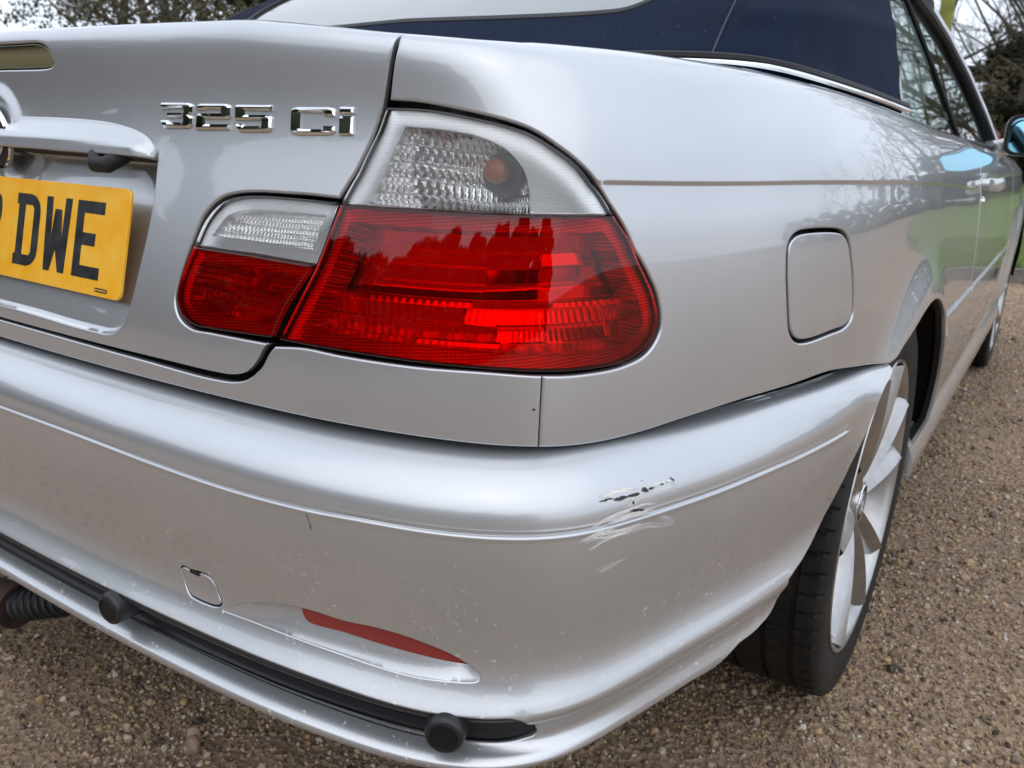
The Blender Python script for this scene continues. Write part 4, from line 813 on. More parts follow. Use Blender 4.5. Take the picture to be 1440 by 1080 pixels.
# ---------------------------------------------------------- scuffs, chips
def sliver(S,lines,nm,m,w0,lift=.00035,wig=.0):
    V=[];F=[];rn=random.Random(3)
    for l in lines:
        q=cat(tom(S,l),.002) if len(l)>1 else None
        if q is None: continue
        s,v=fromm(S,q);P,_,_,n=S.frame(s,v);T=np.gradient(P,axis=0);T/=np.linalg.norm(T,axis=1)[:,None]+1e-9;bb=np.cross(n,T);m_=len(P);w=w0*rn.uniform(.6,1.5);k=len(V)
        for i in range(m_):
            u=i/(m_-1);ww=w*(math.sin(math.pi*min(max(u,.03),.97))**.5)*rn.uniform(.6,1.3)
            c=P[i]+n[i]*lift+bb[i]*wig*rn.uniform(-1,1);V.append(c+bb[i]*ww);V.append(c+n[i]*.00006);V.append(c-bb[i]*ww)
        for i in range(m_-1):
            a=k+i*3;F.append((a,a+1,a+4,a+3));F.append((a+1,a+2,a+5,a+4))
    return mk(nm,V,F,m,kind='stuff')
jit=random.Random(5);more=[]
for l in D['scuff']['w']:
    for q in range(6): ds,dv=jit.uniform(-.004,.004),jit.uniform(-.12,.12);more.append([(a+ds,b_+dv*(.5+.5*jit.random())) for a,b_ in l])
sliver(B,D['scuff']['w'],'scuff_mark',M['scuff'],.00030,.00040);sliver(B,more,'scuff_mark',M['scuff'],.00012,.00034)
sliver(B,D['scuff']['k'],'scuff_chip',M['scuffdark'],.0011,.0006,.0004)
sliver(B,D['scr2'][:2],'scuff_chip',M['scuffdark'],.0004,.0004);sliver(B,D['scr2'][2:],'scuff_mark',M['scuff'],.0002,.0003)
ch=D['tail'][0];sm=ch[1]
sliver(U,[[(sm[0]-.0095,5.95),(sm[0]-.0055,5.94)]],'paint_chip',M['rustspot'],.0016,.0004);sliver(U,[[(sm[0]-.008,5.95),(sm[0]-.0062,5.945)]],'paint_chip',M['scuffdark'],.0010,.0007)
# ---------------------------------------------------------- wheels
def tyre_mesh():
    R0=.3165;w=.122;prof=[(.238,-.095),(.244,-.0985),(.262,-.1035),(.285,-.1058),(.300,-.1050),(.309,-.1020),(.3145,-.0970)]
    grooves=[-.064,-.024,.024,.064];tr=[]
    pts=[(-.094,R0-.0006),(-.086,R0),(-.077,R0)]
    for g in grooves:
        pts+=[(g-.0055,R0),(g-.004,R0-.0065),(g+.004,R0-.0065),(g+.0055,R0)]
        if g<.06: pts+=[(g+.5*(.040 if abs(g)>.03 or g==.024 else .048)-.008,R0),(g+.020 if g!=-.024 else .0,R0),(g+.5*(.040 if abs(g)>.03 or g==.024 else .048)+.008,R0)]
    pts+=[(.077,R0),(.086,R0),(.094,R0-.0006)];pts=sorted(set(pts));full=prof+[(r,x) for x,r in pts]+[(r,-x) for r,x in prof[::-1]];n=512;k=len(full);V=[];F=[]
    for i in range(n):
        a=2*math.pi*i/n
        for j,(r,x) in enumerate(full):
            rr=r
            if r>R0-.006 and abs(x)<.105:
                ax=abs(x);aa=a+(.42*max(0,ax-.026)**1.0 if ax<.07 else .0185+.9*(ax-.07))*(1 if x>0 else -1)
                cell=(aa/(2*math.pi)*64)%1
                if cell<.13 and ax>.0285 and r>R0-.003: rr-=.0055
            V.append((x,rr*math.cos(a),rr*math.sin(a)))
    for i in range(n):
        i2=(i+1)%n
        for j in range(k-1): F.append((i*k+j,i*k+j+1,i2*k+j+1,i2*k+j))
    return V,F
def wheel(yc,xo):
    root=bpy.data.objects.new('wheel',None);COL.objects.link(root);root.parent=CAR;root.location=Vector((xo,yc,.315))-CARL
    b=MB();b.add(tyre_mesh());ty=b.build('tyre',M['tyre'],root,deg=28)
    # barrel and lip (x outwards +)
    b=MB();b.add(lathe([(.243,-.105),(.236,-.100),(.222,-.06),(.218,.02),(.221,.062),(.228,.084),(.2335,.094),(.2385,.1005),(.2425,.1025),(.2440,.1005),(.2435,.094)],96));b.build('rim',M['alloy'],root)
    # five pairs of spokes, each a ridged blade sweeping from hub to rim
    def spoke(a0,side):
        V=[];F=[];n=13
        for i in range(n):
            u=i/(n-1);r=.034+(.2275-.034)*u;off=side*(.0135+.046*u**1.25);wd=.0205-.004*math.sin(math.pi*u)+.005*u;x=.0700+.0285*u**.7+.004*math.sin(math.pi*u)
            cc=[(-1.0,-.048),(-.97,-.018),(-.80,-.007),(.0,.0075),(.80,-.007),(.97,-.018),(1.0,-.048)]
            for q,dx in cc:
                t=off+q*wd;X=x+dx;V.append((X,r*math.cos(a0)-t*math.sin(a0),r*math.sin(a0)+t*math.cos(a0)))
        k=7
        for i in range(n-1):
            for q in range(k-1): F.append((i*k+q,i*k+q+1,(i+1)*k+q+1,(i+1)*k+q))
        return V,F
    for j in range(5):
        a0=math.radians(18+72*j)
        for sd_ in (-1,1):
            b=MB();b.add(spoke(a0,sd_));b.build('spoke',M['alloy'],root,deg=40)
        # web at the rim end and lug hole between pairs, its shade put in as black
        b=MB();a1=a0+math.radians(36);b.add(lathe([(0,-.012),(.0075,-.012),(.0085,.004),(.011,.012),(.0125,.014)],16));o=b.build('bolt_hole',M['black'],root);o.location=(.0625,.056*math.cos(a1),.056*math.sin(a1))
    b=MB();b.add(lathe([(.0,.083),(.0355,.083),(.0365,.0815),(.0370,.0775),(.050,.0745),(.068,.068),(.082,.050),(.084,.02),(.078,-.01)],60));b.build('hub',M['alloy'],root)
    roundel(root,Matrix.Translation((.0838,0,0))@Matrix.Rotation(0,4,'Z'),.80)
    b=MB();b.add(lathe([(.06,.005),(.150,.005),(.150,-.017),(.06,-.017)],64));b.build('brake_disc',M['disc'],root)
    b=MB()
    for i in range(7):
        a=math.radians(20+i*11);b.box((-.006,.128*math.cos(a),.128*math.sin(a)),(.065,.06,.03),Matrix.Rotation(a,3,'X'))
    b.build('brake_caliper',M['rust'],root)
    return root
def dup(o,par):
    c=o.copy();COL.objects.link(c);c.parent=par
    for ch in list(o.children): dup(ch,c)
    return c
WX=0.8481-.1025
w0=wheel(.987,WX)
w1=dup(w0,CAR);w1.location=Vector((WX+.004,3.712,.315))-CARL
for yc in (.987,3.712):
    wl=dup(w0,CAR);wl.location=Vector((-WX,yc,.315))-CARL;wl.rotation_euler=(0,0,math.pi)
def liner(yc):
    b=MB();V=[];F=[];n=25
    for i in range(n):
        a=math.radians(7+153*i/(n-1));xo_=.8735-.036*smooth01((math.degrees(a)-112)/22)-.008*smooth01((30-math.degrees(a))/20)
        for x,r in ((.50,.385),(min(.858,xo_-.004),.385),(xo_,.3535+.03*smooth01((math.degrees(a)-112)/22))): V.append((x,yc+r*math.cos(a),.312+r*math.sin(a)))
    for i in range(n-1):
        for q in range(2): F.append((i*3+q,i*3+q+1,(i+1)*3+q+1,(i+1)*3+q))
    c=len(V);V.append((.50,yc,.312))
    for i in range(n-1): F.append((c,(i+1)*3,i*3))
    b.add((V,F));o=b.build('wheel_arch_liner',M['black']);mirror_obj(o)
liner(.987);liner(3.712)
# underbody, exhaust
b=MB();b.box((0,2.3,.27),(1.2,3.9,.03));b.box((0,.62,.30),(1.15,.7,.06));b.build('underbody',M['black'],smooth=False)
class Grid:
    """smooth sheet through a lattice of points, mirrored at s=0: s along the rows, v up the columns"""
    flip=1
    def __init__(self,rows):
        R_=np.array(rows,float);self.n=len(R_);self.K=R_.shape[1];m=R_[:0:-1]*[-1,1,1];self.A=np.concatenate([m,R_]);self.h=np.r_[0,np.cumsum(np.linalg.norm(np.diff(R_.mean(0),axis=0),axis=1))]
    def raw(self,s,v):
        s=np.asarray(s,float);v=np.asarray(v,float);a=np.clip(s*5.+self.n-1,0,len(self.A)-1-1e-6);b=np.clip(v,0,self.K-1-1e-6)
        def w(u): return [(1-u)**3/6,(3*u**3-6*u*u+4)/6,(-3*u**3+3*u*u+3*u+1)/6,u**3/6]
        i=a.astype(int);j=b.astype(int);wa=w(a-i);wb=w(b-j);P=0
        def g(i,j):
            ii=np.clip(i,0,len(self.A)-1);jj=np.clip(j,0,self.K-1);p=self.A[ii,jj]
            p=np.where((i<0)[:,None],2*self.A[0,jj]-self.A[1,jj],p);p=np.where((i>=len(self.A))[:,None],2*self.A[-1,jj]-self.A[-2,jj],p)
            p=np.where((j<0)[:,None],2*self.A[ii,0]-self.A[ii,1],p);return np.where((j>=self.K)[:,None],2*self.A[ii,-1]-self.A[ii,-2],p)
        for k in range(4):
            for l in range(4): P=P+(wa[k]*wb[l])[:,None]*g(i+k-1,j+l-1)
        return P
    def frame(self,s,v,e=1e-3):
        P=self.raw(s,v);Ps=(self.raw(s+e,v)-self.raw(s-e,v))/(2*e);va=np.clip(v-.01,0,self.K-1.00001);vb=np.clip(v+.01,0,self.K-1.00001)
        Pv=(self.raw(s,vb)-self.raw(s,va))/(vb-va)[:,None];Nn=np.cross(Ps,Pv);Nn/=np.linalg.norm(Nn,axis=1)[:,None]+1e-12;return P,Ps,Pv,Nn
TOPROWS=[
[(0,.60,.955),(0,.70,1.005),(0,.95,1.15),(0,1.22,1.285),(0,1.50,1.35),(0,1.9,1.372)],
[(.22,.60,.954),(.22,.70,1.004),(.215,.95,1.148),(.20,1.22,1.282),(.19,1.50,1.347),(.19,1.9,1.370)],
[(.42,.60,.952),(.41,.70,1.002),(.395,.94,1.143),(.37,1.20,1.273),(.35,1.48,1.337),(.35,1.9,1.360)],
[(.57,.60,.950),(.555,.69,1.000),(.525,.92,1.132),(.48,1.18,1.255),(.45,1.47,1.318),(.45,1.9,1.345)],
[(.665,.615,.946),(.655,.69,.996),(.615,.91,1.118),(.555,1.17,1.23),(.52,1.46,1.296),(.52,1.9,1.325)],
[(.712,.68,.942),(.702,.74,.990),(.655,.93,1.105),(.592,1.18,1.215),(.553,1.47,1.285),(.555,1.9,1.312)],
[(.738,.80,.936),(.722,.84,.985),(.674,.99,1.095),(.610,1.20,1.205),(.570,1.48,1.278),(.568,1.9,1.303)],
[(.757,.98,.930),(.738,1.02,.980),(.691,1.14,1.088),(.631,1.32,1.198),(.590,1.56,1.268),(.580,1.94,1.292)],
[(.771,1.165,.9225),(.7525,1.215,.972),(.703,1.345,1.082),(.650,1.475,1.19),(.607,1.66,1.25),(.592,1.98,1.27)],
]
T=Grid(TOPROWS)

# ---------------------------------------------------------- canvas roof
WIN=loop(T,[[(0,1.36),(.22,1.32),(.38,1.325),(.45,1.37),(.495,1.52),(.56,1.85),(.585,2.3),(.56,2.9),(.50,3.15),(.30,3.22),(0,3.24)]],True,.006)
TOPL=loop(T,[[(0,.25),(.5,.25),(1.,.25),(1.592,.25)],[(1.592,.25),(1.592,2),(1.592,3.4)],[(1.592,3.4),(1.592,4.95)],[(1.592,4.95),(.8,4.95),(0,4.95)]],True,.008)
def topd(s,v,P):
    a=np.abs(s);d=np.zeros(len(s))
    # seams where the rear piece meets the side pieces, and the hem above the chrome strip
    d+=.0022*smooth01((a-(.735-.06*v/4)+.006)/.008)-.0016*np.exp(-((a-(.742-.06*v/4))/.004)**2)
    d+=.0025*np.exp(-((v-.62)/.06)**2)*.4-.011*np.exp(-((v-.95)/.5)**2)*np.exp(-((a-1.2)/.25)**2)+.004*np.exp(-((v-1.3-.9*(a-.8))/.16)**2)*(a>.76)
    d+=.0012*np.sin(a*38+v*1.4)*np.exp(-((v-.9)/.7)**2)*(a>.72)
    return d
top=panel('canvas_roof',T,[TOPL,offs(WIN,.001)],M['fabric'],disp=topd,flange=.006,roll=.003,h=.02,edge=M['fabric'])
panel('rear_window',T,[offs(WIN,-.014)],M['rearglass'],base=.004,flange=.004,roll=.001,h=.03)
panel('window_seal',T,[offs(WIN,.0005),offs(WIN,-.0155)],M['seal'],base=-.0008,flange=.008,roll=.002,h=.01)
# dark hem and chrome strip at the foot of the roof
q=np.linspace(-1.6,1.6,161);P0,_,_,N0=T.frame(q,np.full(161,.12));P1,_,_,N1=T.frame(q,np.full(161,.40))
b=MB();b.add(tube([p+n*.006 for p,n in zip(P1,N1)],.007,8));b.build('hem',M['seal'],top)
for sg in (1,-1):
    vv=np.linspace(.45,4.9,50);Pq,_,_,Nq=T.frame(sg*(.742-.06*vv/4),vv);b=MB();b.add(tube([p+n*.0012 for p,n in zip(Pq,Nq)],.0015,6));b.build('roof_seam',M['thread'],top)
b=MB();b.add(tube([p+n*.011-np.array([0,0,.008]) for p,n in zip(P1,N1)],.0042,8));b.build('chrome_strip',M['chrome'])
# deck between lid, wings and roof
V=[];F=[];n=60
for i in range(n+1):
    s=-2.35+4.7*i/n;a=abs(s);p=rawS(U,[s],[16.9])[0];u=min(a,1.58)*(1 if s>0 else -1);qd=T.raw(np.array([u]),np.array([.1]))[0]
    if a>1.58: qd=np.array([(.771+.0*(a-1.58))*(1 if s>0 else -1)*(1.0),p[1],.915])
    pts_=[p+np.array([0,.0,-.004]),(p*.7+qd*.3)+np.array([0,0,.001]),(p*.35+qd*.65),qd+np.array([0,0,-.012])]
    V+=pts_
for i in range(n):
    for k in range(3): F.append((i*4+k,(i+1)*4+k,(i+1)*4+k+1,i*4+k+1))
b=MB();b.add((V,F));b.build('rear_deck',M['paint'])
# ---------------------------------------------------------- glass
def gp(y,z,o=0): return (.777-.45*(z-.915)-.10*(z-.915)**2-.012*max(0,(y-2.2))**2+o,y,z)
def sheet(name,lo,hi,m,o=0,n=14,th=.004,par=CAR):
    V=[];F=[]
    for i in range(n+1):
        u=i/n
        for j in range(n+1):
            w=j/n;a=np.array(lo(u));c_=np.array(hi(u));y,z=a*(1-w)+c_*w;V.append(gp(y,z,o))
    for i in range(n):
        for j in range(n): k=i*(n+1)+j;F.append((k,k+n+1,k+n+2,k+1))
    ob=mk(name,V,F,m,par);return ob
def pl(pts): 
    pts=np.array(pts,float);t=np.linspace(0,1,len(pts));return lambda u:(np.interp(u,t,pts[:,0]),np.interp(u,t,pts[:,1]))
qg=sheet('quarter_window',pl([(1.165,.918),(1.5,.917),(1.846,.913)]),pl([(1.50,1.185),(1.60,1.20),(1.70,1.207)]),M['glass'])
dg=sheet('door_window',pl([(1.862,.912),(2.3,.907),(2.74,.90)]),pl([(1.715,1.207),(1.90,1.212),(2.06,1.20)]),M['glass'])
mirror_obj(qg);mirror_obj(dg)
b=MB();b.add(tube([gp(1.854-(.145)*t,.91+.30*t,.003) for t in np.linspace(0,1,9)],.0055,8));o=b.build('window_divider',M['seal']);mirror_obj(o)
b=MB();b.add(tube([gp(y,.915-.006*(y-1.16),.006) for y in np.linspace(1.16,2.8,24)],.005,8));o=b.build('window_strip',M['seal']);mirror_obj(o)
ap=[(2.80,.895),(2.70,.99),(2.52,1.09),(2.28,1.175),(2.08,1.213),(1.88,1.232)]
b=MB();b.add(tube([gp(y,z,.004) for y,z in ap],[.017,.017,.017,.016,.016,.016],10));o=b.build('door_seal',M['seal']);mirror_obj(o)
b=MB();b.add(tube([gp(y+.05,z+.022,-.004) for y,z in ap[:5]]+[gp(2.08,1.25,-.004)],[.026,.026,.025,.024,.023,.02],12));o=b.build('windscreen_pillar',M['paint']);mirror_obj(o)
b=MB();b.add(tube([gp(2.12,1.222,0),gp(2.06,1.235,.004),gp(1.95,1.244,.004),gp(1.78,1.250,.002),gp(1.60,1.248,-.004)],[.014,.024,.027,.024,.016],10));o=b.build('roof_rail_seal',M['black']);mirror_obj(o)
# windscreen, bonnet, nose
V=[];F=[];n=16
for i in range(n+1):
    u=-1+2*i/n
    for j in range(9):
        w=j/8;x=u*(.735*(1-w)+.585*w);V.append((x,3.10-.95*w-.20*abs(u)**2.2*(1-.5*w),.925+.385*w+.03*math.sin(math.pi*w)-.035*abs(u)**2*w))
for i in range(n):
    for j in range(8): k=i*9+j;F.append((k,k+9,k+10,k+1))
mk('windscreen',V,F,M['glass'])
b=MB();b.add(tube([(u*.60,2.13+.0*abs(u)-.10*u*u,1.315-.045*u*u) for u in np.linspace(-1,1,15)],.03,8));b.build('windscreen_header',M['paint'])
V=[];F=[]
for i in range(n+1):
    u=-1+2*i/n
    for j in range(11):
        w=j/10;y=3.02+1.30*w;hw=rawS(U,[min(5.15,y+.62)],[16.9])[0][0];V.append((u*hw,y-.10*u*u*(1-w)-.12*u*u*w,.915-.03*w-.13*w**3+.045*(1-u*u)))
for i in range(n):
    for j in range(10): k=i*11+j;F.append((k,k+11,k+12,k+1))
mk('bonnet',V,F,M['paint'])
V=[];F=[];m=40
for i in range(m+1):
    s=4.75+(SG[-1]-4.75)*i/m
    p=np.array([np.interp(s,SG,CG[:,0]),np.interp(s,SG,CG[:,1])]);nn=np.array([np.interp(s,SG,NG[:,0]),np.interp(s,SG,NG[:,1])])
    for z,o in ((.22,.06),(.30,.0),(.42,-.01),(.52,.0),(.60,.03),(.68,.06),(.74,.10)): q_=p-nn*o;V.append((q_[0],q_[1],z))
for i in range(m):
    for k in range(6): F.append((i*7+k,(i+1)*7+k,(i+1)*7+k+1,i*7+k+1))
o=mk('front_bumper',V,F,M['paint']);mirror_obj(o)
# ---------------------------------------------------------- door mirror
def rbox(c,sz,r,n=5):
    b=MB();hx,hy,hz=[q/2 for q in sz];V=[];F=[];prof=rrect(sz[0],sz[2],r,n);k=len(prof);lev=[(-hy,1.),(-hy+.012,1.02),(0,.97),(hy*.6,.82),(hy*.9,.55),(hy,.25)]
    for y,f in lev:
        for x,z in prof: V.append((c[0]+x*f,c[1]+y,c[2]+z*f))
    for i in range(len(lev)-1):
        for j in range(k): F.append((i*k+j,i*k+(j+1)%k,(i+1)*k+(j+1)%k,(i+1)*k+j))
    F.append(tuple((len(lev)-1)*k+j for j in range(k)));b.add((V,F));return b
MC=(.905,2.80,.946)
o=rbox(MC,(.185,.13,.122),.035).build('door_mirror',M['paint'],deg=60)
prof=rrect(.176,.113,.032,5);b=MB();k=len(prof);V=[];F=[]
for y,f in ((-.064,1.0),(-.0665,.98),(-.0665,.925),(-.056,.92)):
    for x,z in prof: V.append((MC[0]+x*f,MC[1]+y,MC[2]+z*f))
for i in range(3):
    for j in range(k): F.append((i*k+j,i*k+(j+1)%k,(i+1)*k+(j+1)%k,(i+1)*k+j))
b.add((V,F));b.build('mirror_rim',M['black'],o)
b=MB();b.add(([(MC[0]+x*.92,MC[1]-.058-(x*.10)+z*.16,MC[2]+z*.92) for x,z in prof],[tuple(range(k))]));b.build('mirror_glass',M['mirror'],o)
b=MB();b.add(tube([(.775,2.74,.895),(.80,2.78,.905),(.83,2.81,.915)],[.034,.028,.026],12));b.build('mirror_arm',M['paint'],o)
mirror_obj(o)
# ---------------------------------------------------------- door handle
hy=[1.815,1.835,1.87,1.92,1.97,2.005,2.02];V=[];F=[]
for i,y in enumerate(hy):
    u=i/(len(hy)-1);so=.034*math.sin(math.pi*(.12+.76*u))**.6;w=.0125+.004*math.sin(math.pi*u);xb=rawS(U,[y+.645],[9.75])[0];xo=xb[0]+so
    for a in range(10):
        t=2*math.pi*a/10;V.append((xo+.0075*math.cos(t),y,.813+w*math.sin(t)))
for i in range(len(hy)-1):
    for a in range(10): F.append((i*10+a,i*10+(a+1)%10,(i+1)*10+(a+1)%10,(i+1)*10+a))
F.append(tuple(range(10))[::-1]);F.append(tuple((len(hy)-1)*10+a for a in range(10)))
b=MB();b.add((V,F));xb=rawS(U,[2.45],[9.75])[0];b.add(tube([(xb[0]-.005,1.818,.813),(xb[0]+.016,1.818,.813)],.013,12));xb=rawS(U,[2.66],[9.75])[0];b.add(tube([(xb[0]-.005,2.017,.813),(xb[0]+.016,2.017,.813)],.012,12));o=b.build('door_handle',M['paint']);
xb=rawS(U,[2.47],[8.7])[0];b=MB();b.add(lathe([(0,.006),(.008,.006),(.0105,.003),(.011,-.004)],18));k=b.build('key_lock',M['chrome'],o);k.data.transform(Matrix.Translation((xb[0],1.835,.775)))
mirror_obj(o)
# ---------------------------------------------------------- cabin
b=MB();b.box((0,1.9,.42),(1.35,1.9,.05));b.box((0,2.95,.75),(1.35,.25,.30));b.build('cabin_floor',M['black'],smooth=False)
def seat(x,y,w,drop=0.):
    r=bpy.data.objects.new('seat',None);COL.objects.link(r);r.parent=CAR;r.location=Vector((x,y,-drop))-CARL
    for nm,c,sz,r_,tilt in (('seat_base',(0,.1,.56),(w,.50,.16),.05,0),('backrest',(0,-.22,.85),(w,.14,.58),.05,-.28),('headrest',(0,-.33,1.16),(.26,.10,.15),.045,-.2)):
        b=MB();prof=rrect(sz[0],sz[2],r_,4);k=len(prof);V=[];F=[];R__=Matrix.Rotation(-tilt,3,'X')
        for yy,f in ((-.5,.86),(-.38,1.),(.38,1.),(.5,.86)):
            for a,z in prof: V.append(tuple(R__@Vector((a*f,yy*sz[1],z*f))+Vector(c)))
        for i in range(3):
            for j in range(k): F.append((i*k+j,i*k+(j+1)%k,(i+1)*k+(j+1)%k,(i+1)*k+j))
        F.append(tuple(range(k))[::-1]);F.append(tuple(3*k+j for j in range(k)));b.add((V,F));b.build(nm,M['leather'],r,deg=50)
seat(.37,2.15,.50);seat(-.37,2.15,.50);seat(.36,1.52,.48,.20);seat(-.36,1.52,.48,.20)
# ---------------------------------------------------------- exhaust under the bumper
b=MB();b.add(tube([(-.160,.120,.180),(-.30,.095,.172),(-.50,.14,.168),(-.60,.34,.17)],.033,24));ex=b.build('exhaust_pipe',M['rust'])
b=MB()
b.add(tube([(-.165,.121,.181),(-.045,.155,.222),(.01,.30,.235)],[.024,.022,.022],20));b.build('pipe_sleeve',M['black'],ex)
for i in range(7):
    u=.08+.11*i;p=Vector((-.165,.121,.181)).lerp(Vector((-.045,.155,.222)),u);d_=Vector((.12,.031,.038)).normalized();b=MB();b.add(tube([p-d_*.002,p,p+d_*.002],[.0236,.0262,.0236],20));b.build('sleeve_rib',M['plastic'],ex)
# ============================================================ SURROUNDINGS
def gravel_mat():
    m,t,o=mat('gravel_ground');b=t.nodes.new('ShaderNodeBsdfPrincipled');t.links.new(b.outputs[0],o.inputs[0]);b.inputs['Roughness'].default_value=.85
    tc=t.nodes.new('ShaderNodeTexCoord')
    n1=N(t,'ShaderNodeTexNoise',Scale=.9,Detail=6.);n2=N(t,'ShaderNodeTexNoise',Scale=60.,Detail=6.,Roughness=.7);v=N(t,'ShaderNodeTexVoronoi',Scale=95.);v2=N(t,'ShaderNodeTexVoronoi',Scale=210.)
    for q in (n1,n2,v,v2): t.links.new(tc.outputs['Object'],q.inputs['Vector'])
    r=t.nodes.new('ShaderNodeValToRGB');e=r.color_ramp.elements;e[0].position=0;e[0].color=(.10,.068,.046,1);e[1].position=1;e[1].color=(.60,.47,.33,1)
    for p,c_ in ((.3,(.20,.137,.092,1)),(.55,(.31,.222,.152,1)),(.8,(.42,.31,.21,1))):
        q=e.new(p);q.color=c_
    sp=t.nodes.new('ShaderNodeSeparateColor');t.links.new(v.outputs['Color'],sp.inputs[0]);sp2=t.nodes.new('ShaderNodeSeparateColor');t.links.new(v2.outputs['Color'],sp2.inputs[0])
    a=N(t,'ShaderNodeMath',operation='MULTIPLY_ADD');t.links.new(sp.outputs[0],a.inputs[0]);a.inputs[1].default_value=.42
    a0=N(t,'ShaderNodeMath',operation='MULTIPLY');t.links.new(sp2.outputs[0],a0.inputs[0]);a0.inputs[1].default_value=.28;t.links.new(a0.outputs[0],a.inputs[2])
    a2=N(t,'ShaderNodeMath',operation='MULTIPLY_ADD');t.links.new(n2.outputs['Fac'],a2.inputs[0]);a2.inputs[1].default_value=.35;t.links.new(a.outputs[0],a2.inputs[2]);t.links.new(a2.outputs[0],r.inputs['Fac'])
    r2=t.nodes.new('ShaderNodeValToRGB');r2.color_ramp.elements[0].position=.35;r2.color_ramp.elements[0].color=(.78,.76,.74,1);r2.color_ramp.elements[1].position=.68;r2.color_ramp.elements[1].color=(1.12,1.08,1.02,1);t.links.new(n1.outputs['Fac'],r2.inputs['Fac'])
    mx=N(t,'ShaderNodeMix',data_type='RGBA',blend_type='MULTIPLY');mx.inputs['Factor'].default_value=1;t.links.new(r.outputs['Color'],mx.inputs['A']);t.links.new(r2.outputs['Color'],mx.inputs['B']);t.links.new(mx.outputs['Result'],b.inputs['Base Color'])
    bu=N(t,'ShaderNodeBump',Strength=.9,Distance=.006);ad=N(t,'ShaderNodeMath',operation='ADD');t.links.new(v.outputs['Distance'],ad.inputs[0]);t.links.new(n2.outputs['Fac'],ad.inputs[1]);t.links.new(ad.outputs[0],bu.inputs['Height']);t.links.new(bu.outputs['Normal'],b.inputs['Normal'])
    return m
def pebble_mat():
    m,t,o=mat('pebble');b=t.nodes.new('ShaderNodeBsdfPrincipled');t.links.new(b.outputs[0],o.inputs[0]);b.inputs['Roughness'].default_value=.55
    oi=t.nodes.new('ShaderNodeObjectInfo');r=t.nodes.new('ShaderNodeValToRGB');e=r.color_ramp.elements;e[0].position=0;e[0].color=(.05,.036,.026,1);e[1].position=1;e[1].color=(.68,.59,.47,1)
    for p,c_ in ((.10,(.17,.115,.075,1)),(.30,(.34,.225,.135,1)),(.44,(.25,.19,.148,1)),(.60,(.46,.31,.18,1)),(.74,(.54,.35,.17,1)),(.88,(.48,.38,.29,1)),(.96,(.62,.53,.42,1))):
        q=e.new(p);q.color=c_
    t.links.new(oi.outputs['Random'],r.inputs['Fac']);tc=t.nodes.new('ShaderNodeTexCoord');n=N(t,'ShaderNodeTexNoise',Scale=3.,Detail=4.);t.links.new(tc.outputs['Object'],n.inputs['Vector'])
    mx=N(t,'ShaderNodeMix',data_type='RGBA',blend_type='MULTIPLY');mx.inputs['Factor'].default_value=.45;t.links.new(r.outputs['Color'],mx.inputs['A']);t.links.new(n.outputs['Color'],mx.inputs['B']);t.links.new(mx.outputs['Result'],b.inputs['Base Color']);return m
M['gravel']=gravel_mat();M['pebble']=pebble_mat()
M['grass']=pbsdf('lawn',(.06,.10,.02),.9,noise=(3.,(.085,.13,.022),(.15,.20,.035),8),bump=(80,.8,.03))
M['blade']=pbsdf('grass_blade',(.12,.19,.035),.6,noise=(4.,(.09,.15,.025),(.18,.24,.05),4))
M['kerb']=pbsdf('kerb_stone',(.15,.145,.13),.85,noise=(12,(.09,.085,.075),(.20,.19,.17)),bump=(60,.5,.006))
M['bark']=pbsdf('bark',(.07,.055,.042),.9,noise=(9,(.045,.036,.028),(.115,.095,.07)),bump=(30,.7,.03))
M['moss']=pbsdf('mossy_bark',(.2,.2,.05),.9,noise=(7,(.17,.175,.04),(.30,.31,.08)),bump=(30,.5,.02))
M['twig']=pbsdf('twig',(.075,.06,.045),.9,noise=(1.5,(.05,.042,.03),(.11,.095,.06)))
M['needle']=pbsdf('conifer_needles',(.04,.038,.022),.8,noise=(.8,(.028,.026,.015),(.075,.065,.038),6))
M['leaf']=pbsdf('evergreen_leaves',(.035,.05,.02),.55,noise=(.9,(.022,.034,.012),(.06,.075,.026),6))
def struct(name,V,F,m,**k): return mk(name,V,F,m,None,False,kind='structure',**k)
def plane(x0,x1,y0,y1,z): return [(x0,y0,z),(x1,y0,z),(x1,y1,z),(x0,y1,z)],[(0,1,2,3)]
struct('gravel_drive',*plane(-250,250,-250,250,0),M['gravel'])
